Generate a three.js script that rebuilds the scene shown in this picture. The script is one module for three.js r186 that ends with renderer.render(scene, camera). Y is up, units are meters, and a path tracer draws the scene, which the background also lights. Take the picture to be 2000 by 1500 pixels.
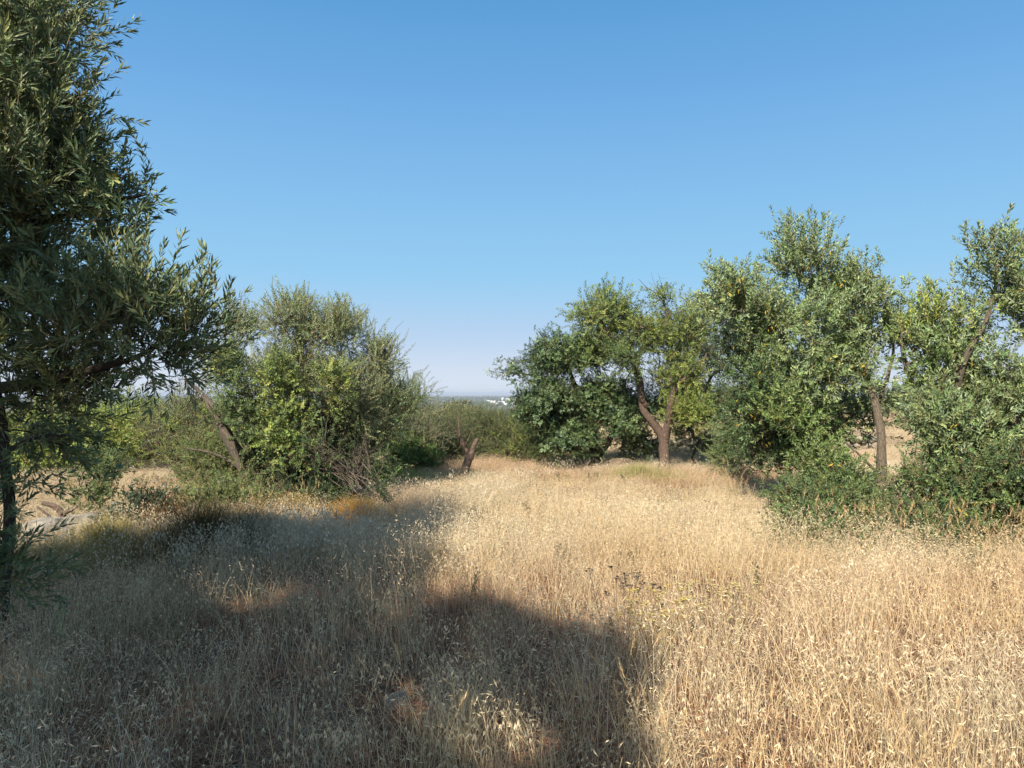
import * as THREE from 'three';
import { ImprovedNoise } from 'three/addons/math/ImprovedNoise.js';

// ------------------------------------------------------------------ camera, sky, sun, exposure
const scene = new THREE.Scene();
const camera = new THREE.PerspectiveCamera(54, 4 / 3, 0.05, 40000);
const EYE = 1.6, F = 1472;
camera.position.set(0, EYE, 0);
camera.rotation.x = THREE.MathUtils.degToRad(0.7);
const renderer = new THREE.WebGLRenderer({ antialias: true });
renderer.toneMapping = THREE.LinearToneMapping;
renderer.toneMappingExposure = 1.3;
renderer.shadowMap.enabled = true;

const SUN_AZ = THREE.MathUtils.degToRad(24), SUN_EL = THREE.MathUtils.degToRad(37);   // light travels forward and to the right
const toSun = new THREE.Vector3(-Math.sin(SUN_AZ) * Math.cos(SUN_EL), Math.sin(SUN_EL), Math.cos(SUN_AZ) * Math.cos(SUN_EL));
const sun = new THREE.DirectionalLight(new THREE.Color().setRGB(1, 0.94, 0.83), 5);
sun.position.copy(toSun).multiplyScalar(60).add(new THREE.Vector3(0, 0, -10));
sun.target.position.set(0, 0, -10);
sun.castShadow = true;
Object.assign(sun.shadow.camera, { left: -30, right: 30, top: 30, bottom: -30, near: 1, far: 140 });
sun.shadow.mapSize.set(4096, 4096);
scene.add(sun, sun.target);

{ // clear evening sky: deep blue overhead, pale lavender at the horizon
  const W = 512, H = 256, data = new Float32Array(W * H * 4);
  const stops = [[-90, [0.45, 0.5, 0.6]], [-1, [0.66, 0.71, 0.8]], [0, [0.68, 0.755, 0.86]], [1.5, [0.64, 0.73, 0.86]], [4.6, [0.46, 0.635, 0.85]], [8.5, [0.31, 0.595, 0.86]], [14, [0.24, 0.515, 0.825]], [21.5, [0.16, 0.4, 0.75]], [28.5, [0.1, 0.325, 0.65]], [40, [0.085, 0.23, 0.46]], [60, [0.08, 0.17, 0.33]], [90, [0.08, 0.15, 0.28]]];
  for (let y = 0; y < H; y++) {
    const el = ((y + 0.5) / H - 0.5) * 180;
    let k = 1; while (k < stops.length - 1 && stops[k][0] < el) k++;
    const [e0, c0] = stops[k - 1], [e1, c1] = stops[k], t = Math.min(1, Math.max(0, (el - e0) / (e1 - e0)));
    for (let x = 0; x < W; x++) {
      const o = (y * W + x) * 4;
      const az = ((x + 0.5) / W - 0.5) * 2 * Math.PI, ce = Math.cos(el * Math.PI / 180), cosSun = Math.cos(az) * ce * toSun.x + Math.sin(el * Math.PI / 180) * toSun.y + Math.sin(az) * ce * toSun.z;
      const glow = el > 0 ? 0.4 * Math.exp((cosSun - 1) * 5) + 1.2 * Math.exp((cosSun - 1) * 40) : 0;   // whiter air round the sun, behind the viewer
      for (let c = 0; c < 3; c++) data[o + c] = (c0[c] + (c1[c] - c0[c]) * t + glow * [1, 0.95, 0.86][c]) * 0.8;
      data[o + 3] = 1;
    }
  }
  const sky = new THREE.DataTexture(data, W, H, THREE.RGBAFormat, THREE.FloatType);
  sky.mapping = THREE.EquirectangularReflectionMapping;
  sky.magFilter = sky.minFilter = THREE.LinearFilter;
  sky.wrapS = THREE.RepeatWrapping;
  sky.needsUpdate = true;
  scene.background = sky; scene.environment = sky;
}
scene.fog = new THREE.FogExp2(new THREE.Color(0.8, 0.87, 1.0), 0.00011);

// ------------------------------------------------------------------ helpers
function rng(seed) { let a = seed >>> 0; return () => { a = (a + 0x6D2B79F5) | 0; let t = Math.imul(a ^ (a >>> 15), 1 | a); t = (t + Math.imul(t ^ (t >>> 7), 61 | t)) ^ t; return ((t ^ (t >>> 14)) >>> 0) / 4294967296; }; }
const gauss = (r) => (r() + r() + r() + r() - 2) * 1.0;
const perlin = new ImprovedNoise();
const noise = (x, y, z = 0) => perlin.noise(x + 100.3, y + 57.1, z + 31.7);
const smooth = THREE.MathUtils.smoothstep, lerp = THREE.MathUtils.lerp;
const V = (x, y, z) => new THREE.Vector3(x, y, z);
const at = (px, py, d) => V((px - 1000) / F * d, EYE + (768 - py) / F * d, -d);
const rgb = (r, g, b) => new THREE.Color().setRGB(r, g, b);

const taken = new Map();
function numbered(name) { const n = taken.get(name) ?? 0; taken.set(name, n + 1); return n ? name + '_' + String(n).padStart(3, '0') : name; }
function tag(o, label, category, group, kind) {
  if (label) o.userData.label = label;
  if (category) o.userData.category = category;
  if (group) o.userData.group = group;
  if (kind) o.userData.kind = kind;
  return o;
}
function thing(name, label, category, p, group) { const g = new THREE.Group(); g.name = numbered(name); g.position.copy(p); scene.add(g); return tag(g, label, category, group); }
function part(name, geo, m, parent, kind) {             // geometry in world axes, moved to the parent's base
  const o = new THREE.Mesh(geo, m); o.name = name; o.castShadow = o.receiveShadow = true;
  o.position.copy(parent.position).negate(); parent.add(o);
  if (kind) o.userData.kind = kind;
  return o;
}

class MB { // collects tubes, leaves and strips into one geometry
  constructor() { this.p = []; this.n = []; this.c = []; this.u = []; this.i = []; }
  v(p, n, c, u = 0, w = 0) { this.p.push(p.x, p.y, p.z); this.n.push(n.x, n.y, n.z); this.c.push(c[0], c[1], c[2]); this.u.push(u, w); return this.p.length / 3 - 1; }
  tri(a, b, c, col) {
    const n = V().subVectors(b, a).cross(V().subVectors(c, a)).normalize();
    const k = this.v(a, n, col); this.v(b, n, col); this.v(c, n, col); this.i.push(k, k + 1, k + 2);
  }
  tube(pts, radii, sides, col = [1, 1, 1], wob = 0, seed = 0) {
    let side = V(1, 0, 0), len = 0, prev = null;
    for (let k = 0; k < pts.length; k++) {
      const t = V().subVectors(pts[Math.min(k + 1, pts.length - 1)], pts[Math.max(k - 1, 0)]).normalize();
      side.addScaledVector(t, -side.dot(t)); if (side.lengthSq() < 1e-4) side.set(0, 0, 1).addScaledVector(t, -t.z); side.normalize();
      const up = V().crossVectors(t, side);
      if (k) len += pts[k].distanceTo(pts[k - 1]);
      const ring = [];
      for (let s = 0; s <= sides; s++) {
        const a = s / sides * Math.PI * 2, n = V().addScaledVector(side, Math.cos(a)).addScaledVector(up, Math.sin(a));
        const w = wob ? 1 + wob * (noise(Math.cos(a) * 1.3 + seed, Math.sin(a) * 1.3, len * 3) * 1.2 + 0.5 * noise(Math.cos(a) * 3 + seed, Math.sin(a) * 3, len * 9)) : 1;
        ring.push(this.v(pts[k].clone().addScaledVector(n, radii[k] * w), n, col, s / sides * Math.max(0.1, radii[0] * 6.3), len));
      }
      if (prev) for (let s = 0; s < sides; s++) this.i.push(prev[s], prev[s + 1], ring[s + 1], prev[s], ring[s + 1], ring[s]);
      prev = ring;
    }
    // close the tip
    const e = this.v(pts.at(-1), V().subVectors(pts.at(-1), pts.at(-2)).normalize(), col);
    for (let s = 0; s < sides; s++) this.i.push(prev[s], prev[s + 1], e);
  }
  leaf(base, dir, normal, len, wid, col, fold = 0.25, bend = 0) {
    const side = V().crossVectors(dir, normal).normalize(), nn = V().crossVectors(side, dir).normalize();
    const m = base.clone().addScaledVector(dir, len * 0.5).addScaledVector(nn, -wid * fold);
    const l = base.clone().addScaledVector(dir, len * 0.48).addScaledVector(side, wid * 0.5), r = base.clone().addScaledVector(dir, len * 0.48).addScaledVector(side, -wid * 0.5);
    const tip = base.clone().addScaledVector(dir, len).addScaledVector(nn, -bend * len);
    this.tri(base, l, m, col); this.tri(m, l, tip, col); this.tri(base, m, r, col); this.tri(m, tip, r, col);
  }
  roundLeaf(base, dir, normal, len, wid, col) {
    const side = V().crossVectors(dir, normal).normalize(), nn = V().crossVectors(side, dir).normalize(), P = (a, s, h) => base.clone().addScaledVector(dir, len * a).addScaledVector(side, wid * s).addScaledVector(nn, wid * h);
    const m = P(0.5, 0, -0.08), ring = [P(0, 0, 0), P(0.3, 0.46, 0.05), P(0.72, 0.44, 0.05), P(1, 0, -0.05), P(0.72, -0.44, 0.05), P(0.3, -0.46, 0.05)];
    for (let k = 0; k < 6; k++) this.tri(ring[k], ring[(k + 1) % 6], m, col);
  }
  strip(pts, wid, axis, col) { // a flat blade that narrows to its tip
    for (let k = 0; k + 1 < pts.length; k++) {
      const w0 = wid * 0.5 * (1 - 0.75 * k / (pts.length - 1)), w1 = wid * 0.5 * (1 - 0.75 * (k + 1) / (pts.length - 1));
      const a = pts[k].clone().addScaledVector(axis, w0), b = pts[k].clone().addScaledVector(axis, -w0), c = pts[k + 1].clone().addScaledVector(axis, -w1), d = pts[k + 1].clone().addScaledVector(axis, w1);
      this.tri(a, b, c, col); this.tri(a, c, d, col);
    }
  }
  geo() {
    const g = new THREE.BufferGeometry();
    g.setAttribute('position', new THREE.Float32BufferAttribute(this.p, 3)); g.setAttribute('normal', new THREE.Float32BufferAttribute(this.n, 3));
    g.setAttribute('color', new THREE.Float32BufferAttribute(this.c, 3)); g.setAttribute('uv', new THREE.Float32BufferAttribute(this.u, 2));
    g.setIndex(this.i); return g;
  }
}
function instanced(name, geo, m, list, parent, kind = 'stuff') {       // list of [Matrix4, Color]
  const o = new THREE.InstancedMesh(geo, m, list.length); o.name = name; o.castShadow = o.receiveShadow = true;
  list.forEach(([mat, c], k) => { o.setMatrixAt(k, mat); o.setColorAt(k, c); });
  if (kind) o.userData.kind = kind;
  if (parent) { o.position.copy(parent.position).negate(); parent.add(o); } else scene.add(o);
  return o;
}
const UPV = V(0, 1, 0);
function frame(p, dir, spin, s) {
  const q = new THREE.Quaternion().setFromUnitVectors(UPV, dir).multiply(new THREE.Quaternion().setFromAxisAngle(UPV, spin));
  return new THREE.Matrix4().compose(p, q, V(s, s, s));
}
function dataTex(size, fn, srgb = true, repeat = 1) {
  const d = new Uint8Array(size * size * 4);
  for (let y = 0; y < size; y++) for (let x = 0; x < size; x++) { const c = fn(x / size, y / size), o = (y * size + x) * 4; d[o] = c[0]; d[o + 1] = c[1]; d[o + 2] = c[2]; d[o + 3] = 255; }
  const t = new THREE.DataTexture(d, size, size); t.wrapS = t.wrapT = THREE.RepeatWrapping; t.magFilter = THREE.LinearFilter; t.minFilter = THREE.LinearMipmapLinearFilter; t.generateMipmaps = true;
  if (srgb) t.colorSpace = THREE.SRGBColorSpace; t.repeat.set(repeat, repeat); t.needsUpdate = true; return t;
}
// noise that wraps at 1 so that tiles join
function tileNoise(u, v, f, s) { const a = u * Math.PI * 2, b = v * Math.PI * 2, r = f / (2 * Math.PI); return perlin.noise(Math.cos(a) * r + s, Math.sin(a) * r + Math.cos(b) * r * 1.01, Math.sin(b) * r - s); }

// ------------------------------------------------------------------ materials
const barkTex = dataTex(256, (u, v) => { const n = tileNoise(u, v * 0.5, 22, 3) * 0.5 + tileNoise(u, v, 60, 9) * 0.4 + tileNoise(u, v, 8, 5) * 0.4; const k = 0.72 + n * 0.42; return [255 * Math.min(1, k), 250 * Math.min(1, k), 240 * Math.min(1, k * 0.98)]; });
const barkBump = dataTex(256, (u, v) => { const n = 128 + 150 * (tileNoise(u, v * 0.5, 26, 3) * 0.7 + tileNoise(u, v, 70, 9) * 0.4); return [n, n, n]; }, false);
const bark = (r, g, b) => { const m = new THREE.MeshStandardMaterial({ color: rgb(r, g, b), map: barkTex.clone(), bumpMap: barkBump.clone(), bumpScale: 0.012, roughness: 0.95, vertexColors: true }); m.map.repeat.set(3, 3); m.bumpMap.repeat.set(3, 3); m.map.needsUpdate = m.bumpMap.needsUpdate = true; return m; };
const barkGrey = bark(0.36, 0.29, 0.235), barkPale = bark(0.43, 0.35, 0.275), barkBrown = bark(0.36, 0.25, 0.2), barkDark = bark(0.13, 0.1, 0.08), deadWood = bark(0.42, 0.34, 0.27);
const leafMat = (rough, trans = 0) => new THREE.MeshPhysicalMaterial({ color: rgb(1, 1, 1), vertexColors: true, roughness: rough, side: THREE.DoubleSide, transmission: trans, thickness: 0 });
const M = { olive: leafMat(0.5), soft: leafMat(0.9, 0.3), glossy: leafMat(0.45), straw: leafMat(0.8), dry: leafMat(0.95) };
const stoneTex = dataTex(256, (u, v) => { const n = tileNoise(u, v, 8, 1) * 0.5 + tileNoise(u, v, 30, 4) * 0.35 + tileNoise(u, v, 80, 7) * 0.3, k = 200 + n * 95; return [k, k * 0.96, k * 0.9]; });
const stoneMat = new THREE.MeshStandardMaterial({ color: rgb(0.5, 0.47, 0.42), map: stoneTex, roughness: 0.95 });

// ------------------------------------------------------------------ ground
function G(x, z) {
  const d = -z, r = Math.hypot(x, z);
  let y = 0.07 * noise(x * 0.35, z * 0.35) + 0.03 * noise(x * 1.7, z * 1.7);
  y *= 1 - smooth(r, 200, 400);
  y += 0.55 * smooth(x, 2, 9) * smooth(d, 21, 27) * (1 - smooth(d, 32, 60));
  y -= 0.5 * smooth(d, 18, 30) * (1 - smooth(x, 0, 8)) + 15 * smooth(r, 24, 260) + 24 * smooth(r, 200, 1700);
  y += 3.0 * noise(x * 0.004, z * 0.004) * smooth(r, 150, 500) * (1 - smooth(r, 3000, 6000) * 0.8);
  return y;
}
const onG = (x, z, up = 0) => V(x, G(x, z) + up, z);
{
  const A = 240, R = 170, r0 = 0.35, r1 = 14000, mb = { p: [0, G(0, 0), 0], u: [0, 0], c: [], i: [] };
  const cell = (x, z) => { // patchwork of fields on the plain
    const s = 190, ix = Math.floor(x / s + 0.7 * noise(x * 0.004, z * 0.004, 5)), iz = Math.floor(z / (s * 1.3) + 0.7 * noise(x * 0.004, z * 0.004, 9)), h = Math.abs(Math.sin(ix * 127.1 + iz * 311.7) * 43758.5453) % 1;
    return h < 0.3 ? [0.5, 0.4, 0.22] : h < 0.52 ? [0.2, 0.2, 0.09] : h < 0.72 ? [0.34, 0.3, 0.14] : h < 0.86 ? [0.36, 0.25, 0.16] : [0.13, 0.15, 0.07];
  };
  const colour = (x, z) => {
    const r = Math.hypot(x, z), n = noise(x * 0.8, z * 0.8), n2 = noise(x * 0.25, z * 0.25, 4);
    const soil = [0.2 + 0.05 * n, 0.115 + 0.03 * n, 0.072 + 0.02 * n], straw = [0.42, 0.31, 0.18], k = THREE.MathUtils.clamp(0.3 + n2 * 0.8, 0, 1);
    let c = soil.map((s, q) => lerp(s, straw[q], k * 0.6));
    const f = smooth(r, 22, 45), dry = [0.4, 0.31, 0.17]; c = c.map((s, q) => lerp(s, dry[q] * (0.85 + 0.3 * n), f));
    const fc = cell(x, z), g = smooth(r, 120, 200); return c.map((s, q) => lerp(s, fc[q], g));
  };
  mb.c.push(...colour(0, 0));
  for (let k = 0; k < R; k++) for (let a = 0; a < A; a++) {
    const r = r0 * Math.pow(r1 / r0, k / (R - 1)), t = a / A * Math.PI * 2, x = Math.sin(t) * r, z = -Math.cos(t) * r;
    mb.p.push(x, G(x, z), z); mb.u.push(x / 3, z / 3); mb.c.push(...colour(x, z));
    const me = 1 + k * A + a, nx = 1 + k * A + (a + 1) % A;
    if (!k) mb.i.push(0, nx, me); else mb.i.push(me - A, nx - A, nx, me - A, nx, me);
  }
  const g = new THREE.BufferGeometry(); g.setAttribute('position', new THREE.Float32BufferAttribute(mb.p, 3)); g.setAttribute('uv', new THREE.Float32BufferAttribute(mb.u, 2)); g.setAttribute('color', new THREE.Float32BufferAttribute(mb.c, 3)); g.setIndex(mb.i); g.computeVertexNormals();
  const tex = dataTex(1024, (u, v) => { const n = tileNoise(u, v, 14, 2) * 0.3 + tileNoise(u, v, 60, 6) * 0.35 + tileNoise(u, v, 190, 8) * 0.4, k = 205 + 120 * n; return [Math.min(255, k), Math.min(255, k * 0.98), Math.min(255, k * 0.95)].map((q) => Math.max(30, q)); });
  const bump = dataTex(1024, (u, v) => { const n = 128 + 200 * (tileNoise(u, v, 40, 2) * 0.5 + tileNoise(u, v, 150, 6) * 0.4); return [n, n, n]; }, false);
  const m = new THREE.MeshStandardMaterial({ vertexColors: true, map: tex, bumpMap: bump, bumpScale: 0.03, roughness: 1 });
  const o = new THREE.Mesh(g, m); o.name = 'ground'; o.receiveShadow = true; scene.add(o);
  tag(o, 'red brown soil of the dry field falling away to a wide plain', 'ground', null, 'structure');
}

// ------------------------------------------------------------------ sprigs of leaves
const jit = (r, c, s) => { const k = 1 + (r() - 0.5) * s; return [c[0] * k * (1 + (r() - 0.5) * 0.12), c[1] * k, c[2] * k * (1 + (r() - 0.5) * 0.12)]; };
function oliveSprig(seed, { len = 0.26, pairs = 10, L = 0.052, W = 0.0115, pale = 0.25, open = 0.75, round = false } = {}) {
  const r = rng(seed), mb = new MB(), pts = [], bx = (r() - 0.5) * 0.25, bz = (r() - 0.5) * 0.25;
  for (let k = 0; k <= 4; k++) { const t = k / 4; pts.push(V(bx * t * t * len, t * len, bz * t * t * len)); }
  mb.tube(pts, [0.0022, 0.002, 0.0017, 0.0013, 0.0008], 3, [2.2, 1.3, 1.6]);
  for (let k = 0; k < pairs; k++) {
    const t = 0.12 + 0.88 * (k + r() * 0.5) / pairs, b = V(bx * t * t * len, t * len, bz * t * t * len), ph = k * 1.57 + r() * 0.7;
    for (const s of [0, Math.PI]) {
      const a = ph + s + (r() - 0.5) * 0.6, o = open * (1.15 - 0.6 * t) + (r() - 0.5) * 0.4, out = V(Math.cos(a), 0, Math.sin(a));
      const dir = V(0, Math.cos(o), 0).addScaledVector(out, Math.sin(o)).normalize(), n = V(0, 1, 0).addScaledVector(out, -0.6).add(V((r() - 0.5) * 0.9, (r() - 0.5) * 0.9, (r() - 0.5) * 0.9)).normalize();
      const col = r() < pale ? jit(r, [1.5, 1.42, 1.4], 0.3) : jit(r, [1, 1, 1], 0.45), sz = (0.7 + r() * 0.5) * (t > 0.85 ? 0.75 : 1);
      if (round) mb.roundLeaf(b, dir, n, L * sz, W * sz, col); else mb.leaf(b, dir, n, L * sz, W * sz, col, 0.22, 0.12 * (r() - 0.3));
    }
  }
  return mb.geo();
}
function pinnateSprig(seed, { len = 0.22, stems = 4, leaflets = 3, L = 0.042, W = 0.032 } = {}) {  // rounded leaflets in pairs along each stalk
  const r = rng(seed), mb = new MB(); mb.tube([V(0, 0, 0), V(0, len * 0.5, 0.01), V(0.01, len, 0)], [0.003, 0.0025, 0.0015], 3, [2.2, 1.2, 1.5]);
  for (let s = 0; s < stems; s++) {
    const a = s * 2.4 + r(), o = 0.5 + r() * 0.7, out = V(Math.cos(a), 0, Math.sin(a)), d = V(0, Math.cos(o), 0).addScaledVector(out, Math.sin(o)), b = V(0, len * (0.2 + 0.75 * s / stems), 0), side = V().crossVectors(d, UPV).normalize();
    for (let k = 0; k < leaflets; k++) for (const q of [-1, 1]) {
      const p = b.clone().addScaledVector(d, 0.03 + k * L * 0.85), dir = side.clone().multiplyScalar(q).addScaledVector(d, 0.5).add(V(0, -0.2 + r() * 0.4, 0)).normalize();
      mb.roundLeaf(p, dir, V((r() - 0.5) * 0.8, 1, (r() - 0.5) * 0.8).normalize(), L * (0.8 + r() * 0.4), W * (0.8 + r() * 0.4), jit(r, [1, 1, 1], 0.5));
    }
  }
  return mb.geo();
}
const S = {
  near: [0, 1, 2].map((k) => oliveSprig(11 + k, { len: 0.27, pairs: 9, L: 0.07, W: 0.016, pale: 0.3 })),
  olive: [0, 1].map((k) => oliveSprig(21 + k, { len: 0.23, pairs: 8, L: 0.06, W: 0.0195, pale: 0.35, open: 0.95 })),
  small: [0, 1].map((k) => oliveSprig(31 + k, { len: 0.26, pairs: 13, L: 0.034, W: 0.011, pale: 0.2, open: 0.9 })),
  almond: [0, 1].map((k) => oliveSprig(41 + k, { len: 0.22, pairs: 7, L: 0.062, W: 0.021, pale: 0.15, open: 1.0 })),
  carob: [0, 1].map((k) => pinnateSprig(51 + k, { len: 0.19, stems: 5, leaflets: 3, L: 0.032, W: 0.025 })),
  shrub: [0, 1].map((k) => oliveSprig(61 + k, { len: 0.2, pairs: 9, L: 0.036, W: 0.017, pale: 0.15, open: 1.0 })),
  bush: [0, 1].map((k) => oliveSprig(71 + k, { len: 0.22, pairs: 8, L: 0.046, W: 0.028, pale: 0.15, open: 1.25 })),
};

// ------------------------------------------------------------------ trees and shrubs
// limbs: lists of [px, py, depth, radius]; blobs: [px, py, depth, rx, ry, rz, clusters]
function plant(o) {
  const r = rng(o.seed), base = o.base, t = thing(o.name, o.label, o.category, base, o.group);
  const nodes = [];
  const bk = o.bark ?? barkGrey;
  (o.limbs ?? []).forEach((path, li) => {
    const ctrl = path.map(([px, py, d]) => at(px, py, d));
    if (li === 0 || path.ground) ctrl[0].y = G(ctrl[0].x, ctrl[0].z) - 0.12;
    const curve = new THREE.CatmullRomCurve3(ctrl, false, 'centripetal'), n = Math.max(8, ctrl.length * 5), pts = [], rad = [];
    for (let k = 0; k <= n; k++) {
      const u = k / n, p = curve.getPoint(u), f = u * (path.length - 1), i = Math.min(path.length - 2, Math.floor(f));
      p.x += 0.012 * noise(u * 9, li * 3.1, o.seed); p.z += 0.02 * noise(u * 9, li * 3.1 + 7, o.seed);
      pts.push(p); rad.push(lerp(path[i][3], path[i + 1][3], f - i) * (li === 0 || path.ground ? 1 + 0.8 * Math.exp(-p.distanceTo(ctrl[0]) / 0.13) : 1));
    }
    const mb = new MB(); mb.tube(pts, rad, rad[0] > 0.04 ? 16 : 8, [1, 1, 1], 0.32, li * 7 + o.seed);
    part(li === 0 || path.trunk ? 'trunk' : 'limb', mb.geo(), bk, t);
    if (!path.bare) pts.forEach((p, k) => { if (k > n * (path.from ?? 0.35)) nodes.push({ p, parent: -1, count: 0, fixed: true, r: rad[k] }); });
  });
  if (o.worldTrunk) { const [c, w] = o.worldTrunk, p = new THREE.CatmullRomCurve3(c).getPoints(12), mb = new MB(), rd = p.map((_, k) => lerp(w[0], w[3], k / 12)); mb.tube(p, rd, 12, [1, 1, 1], 0.3, 5); part('trunk', mb.geo(), bk, t); p.slice(6).forEach((q, k) => nodes.push({ p: q, parent: -1, count: 0, fixed: true, r: rd[k + 6] })); }
  if (!nodes.length) for (const s of o.stems ?? [[0, 0]]) { const p = V(base.x + s[0], 0, base.z + s[1]); p.y = G(p.x, p.z); nodes.push({ p, parent: -1, count: 0, fixed: true, r: 0.02 }); }
  // cluster centres
  const cl = [];
  for (const [px, py, d, bx, by, rz, n, opt = {}] of o.blobs) {
    const rx = Math.max(bx * 0.6, bx - (o.trim ?? 0)), ry = Math.max(by * 0.6, by - (o.trim ?? 0)), c = at(px, py + (o.drop ?? 0), d); let made = 0, tries = 0;
    while (made < n && tries++ < n * 30) {
      const q = V(gauss(r), gauss(r), gauss(r)).normalize().multiplyScalar(Math.pow(r(), 0.42));
      const p = V(c.x + q.x * rx, c.y + q.y * ry, c.z + q.z * rz);
      if (noise(p.x * 1.6 + o.seed, p.y * 1.6, p.z * 1.6) + 0.5 * noise(p.x * 4 + o.seed, p.y * 4, p.z * 4) < (o.hole ?? -0.22)) continue;
      if (p.y < G(p.x, p.z) + (o.low ?? 0.08)) continue;
      cl.push({ p, out: q, opt }); made++;
    }
  }
  for (const q of o.clusters ?? []) cl.push({ p: q, out: V(gauss(r), 0.3, gauss(r)).normalize(), opt: {} });
  // grow branches: always join the cluster that is nearest to what has grown
  const best = cl.map((c) => { let b = 0, bd = 1e9; nodes.forEach((n, k) => { const dd = n.p.distanceToSquared(c.p); if (dd < bd) { bd = dd; b = k; } }); return { b, bd }; });
  const live = new Set(cl.keys());
  while (live.size) {
    let pick = -1, pd = 1e9;
    for (const k of live) if (best[k].bd < pd) { pd = best[k].bd; pick = k; }
    live.delete(pick);
    const c = cl[pick], from = best[pick].b, a = nodes[from].p, len = Math.sqrt(pd), steps = Math.max(2, Math.min(6, Math.ceil(len / 0.12)));
    const mid = V().addVectors(a, c.p).multiplyScalar(0.5).add(V((r() - 0.5) * len * 0.3, (r() - 0.35) * len * 0.3, (r() - 0.5) * len * 0.3));
    let par = from; const first = nodes.length;
    for (let s = 1; s <= steps; s++) {
      const u = s / steps, p = V().addScaledVector(a, (1 - u) ** 2).addScaledVector(mid, 2 * u * (1 - u)).addScaledVector(c.p, u * u);
      nodes.push({ p, parent: par, count: 0 }); par = nodes.length - 1;
    }
    c.node = par; nodes[par].count = 1;
    for (const k of live) for (let q = first; q < nodes.length; q++) { const dd = nodes[q].p.distanceToSquared(cl[k].p); if (dd < best[k].bd) best[k] = { b: q, bd: dd }; }
  }
  for (let k = nodes.length - 1; k >= 0; k--) if (nodes[k].parent >= 0) nodes[nodes[k].parent].count += nodes[k].count;
  const tw = new MB(), kids = new Map();
  nodes.forEach((n, k) => { if (n.parent >= 0) (kids.get(n.parent) ?? kids.set(n.parent, []).get(n.parent)).push(k); });
  const rt = o.twig ?? 0.004, radius = (n) => Math.min(o.maxTwig ?? 0.035, rt * Math.pow(Math.max(1, n.count), 0.5));
  nodes.forEach((n, k) => { // every chain from a fork to the next is one tube
    if (n.parent < 0) return;
    const p = nodes[n.parent], starts = p.parent < 0 || p.fixed || kids.get(n.parent)[0] !== k;
    if (!starts) return;
    const chain = [n.parent, k]; let cur = k; while (kids.get(cur)?.length) { cur = kids.get(cur)[0]; chain.push(cur); }
    const rad = chain.map((q, i) => i ? radius(nodes[q]) : radius(nodes[chain[1]])); rad[rad.length - 1] *= 0.6;
    tw.tube(chain.map((q) => nodes[q].p), rad, rad[0] > 0.012 ? 6 : 4);
  });
  if (o.bareTwigs) for (let k = 0; k < o.bareTwigs; k++) { // leafless shoots standing out of the crown
    const c = cl[Math.floor(r() * cl.length)]; let p = c.p.clone(); const d = V(c.out.x + gauss(r) * 0.5, c.out.y + 0.6 + gauss(r) * 0.4, c.out.z + gauss(r) * 0.5).normalize(), pts = [p.clone()];
    for (let s = 0; s < 4; s++) { d.add(V(gauss(r) * 0.22, gauss(r) * 0.2, gauss(r) * 0.22)).normalize(); p = p.clone().addScaledVector(d, 0.1 + r() * 0.07); pts.push(p); }
    tw.tube(pts, [0.005, 0.004, 0.0035, 0.0025, 0.0015], 4);
    for (const q of [1, 2, 3]) if (r() < 0.7) { const e = V(gauss(r), gauss(r) + 0.5, gauss(r)).normalize(); tw.tube([pts[q], pts[q].clone().addScaledVector(e, 0.1), pts[q].clone().addScaledVector(e, 0.18).add(V(0, 0.03, 0))], [0.003, 0.002, 0.001], 3); }
  }
  if (tw.p.length) part('twigs', tw.geo(), o.twigMat ?? bk, t, 'stuff');
  // leaves
  const lists = o.sprigs.map(() => []), near = [];
  for (const c of cl) {
    const n = nodes[c.node], back = nodes[Math.max(0, n.parent)].p, bd = V().subVectors(c.p, back).normalize();
    const tint = jit(r, [1, 1, 1], o.tint ?? 0.35), cnt = Math.round((o.per ?? 12) * (c.opt.per ?? 1) * (0.6 + r() * 0.8));
    for (let k = 0; k < cnt; k++) {
      const p = c.p.clone().add(V(gauss(r), gauss(r), gauss(r)).multiplyScalar((o.spread ?? 0.16) * (c.opt.spread ?? 1)));
      if (p.y < G(p.x, p.z) + 0.02) continue;
      const d = V(gauss(r) * 0.8, gauss(r) * 0.8 + (o.up ?? 0.35) * (c.opt.up ?? 1), gauss(r) * 0.8).addScaledVector(c.out, o.outward ?? 0.6).addScaledVector(bd, 0.35).normalize();
      const base = (c.opt.colours ?? o.colours)[Math.floor(r() * (c.opt.colours ?? o.colours).length)], v = 0.8 + r() * 0.4;
      const col = rgb(base[0] * tint[0] * v, base[1] * tint[1] * v, base[2] * tint[2] * v), m = frame(p, d, r() * 6.28, (o.size ?? 1) * (0.75 + r() * 0.5));
      const item = [m, col, p, Math.floor(r() * lists.length)]; near.push(item);
    }
  }
  if (o.single) { // the sprigs that show largest are parts of their own
    near.sort((a, b) => a[2].length() - b[2].length());
    const mats = o.colours.map((c) => { const m = o.mat.clone(); m.color = rgb(...c); return m; });
    near.splice(0, o.single).forEach(([m, c, p, k], i) => { const q = new THREE.Mesh(o.sprigs[k], mats[i % mats.length]); q.name = 'leafy_twig'; m.decompose(q.position, q.quaternion, q.scale); q.position.sub(base); q.castShadow = q.receiveShadow = true; t.add(q); });
  }
  for (const it of near) lists[it[3]].push(it);
  lists.forEach((l, k) => { if (l.length) instanced('crown', o.sprigs[k], o.mat, l, t); });
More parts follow.
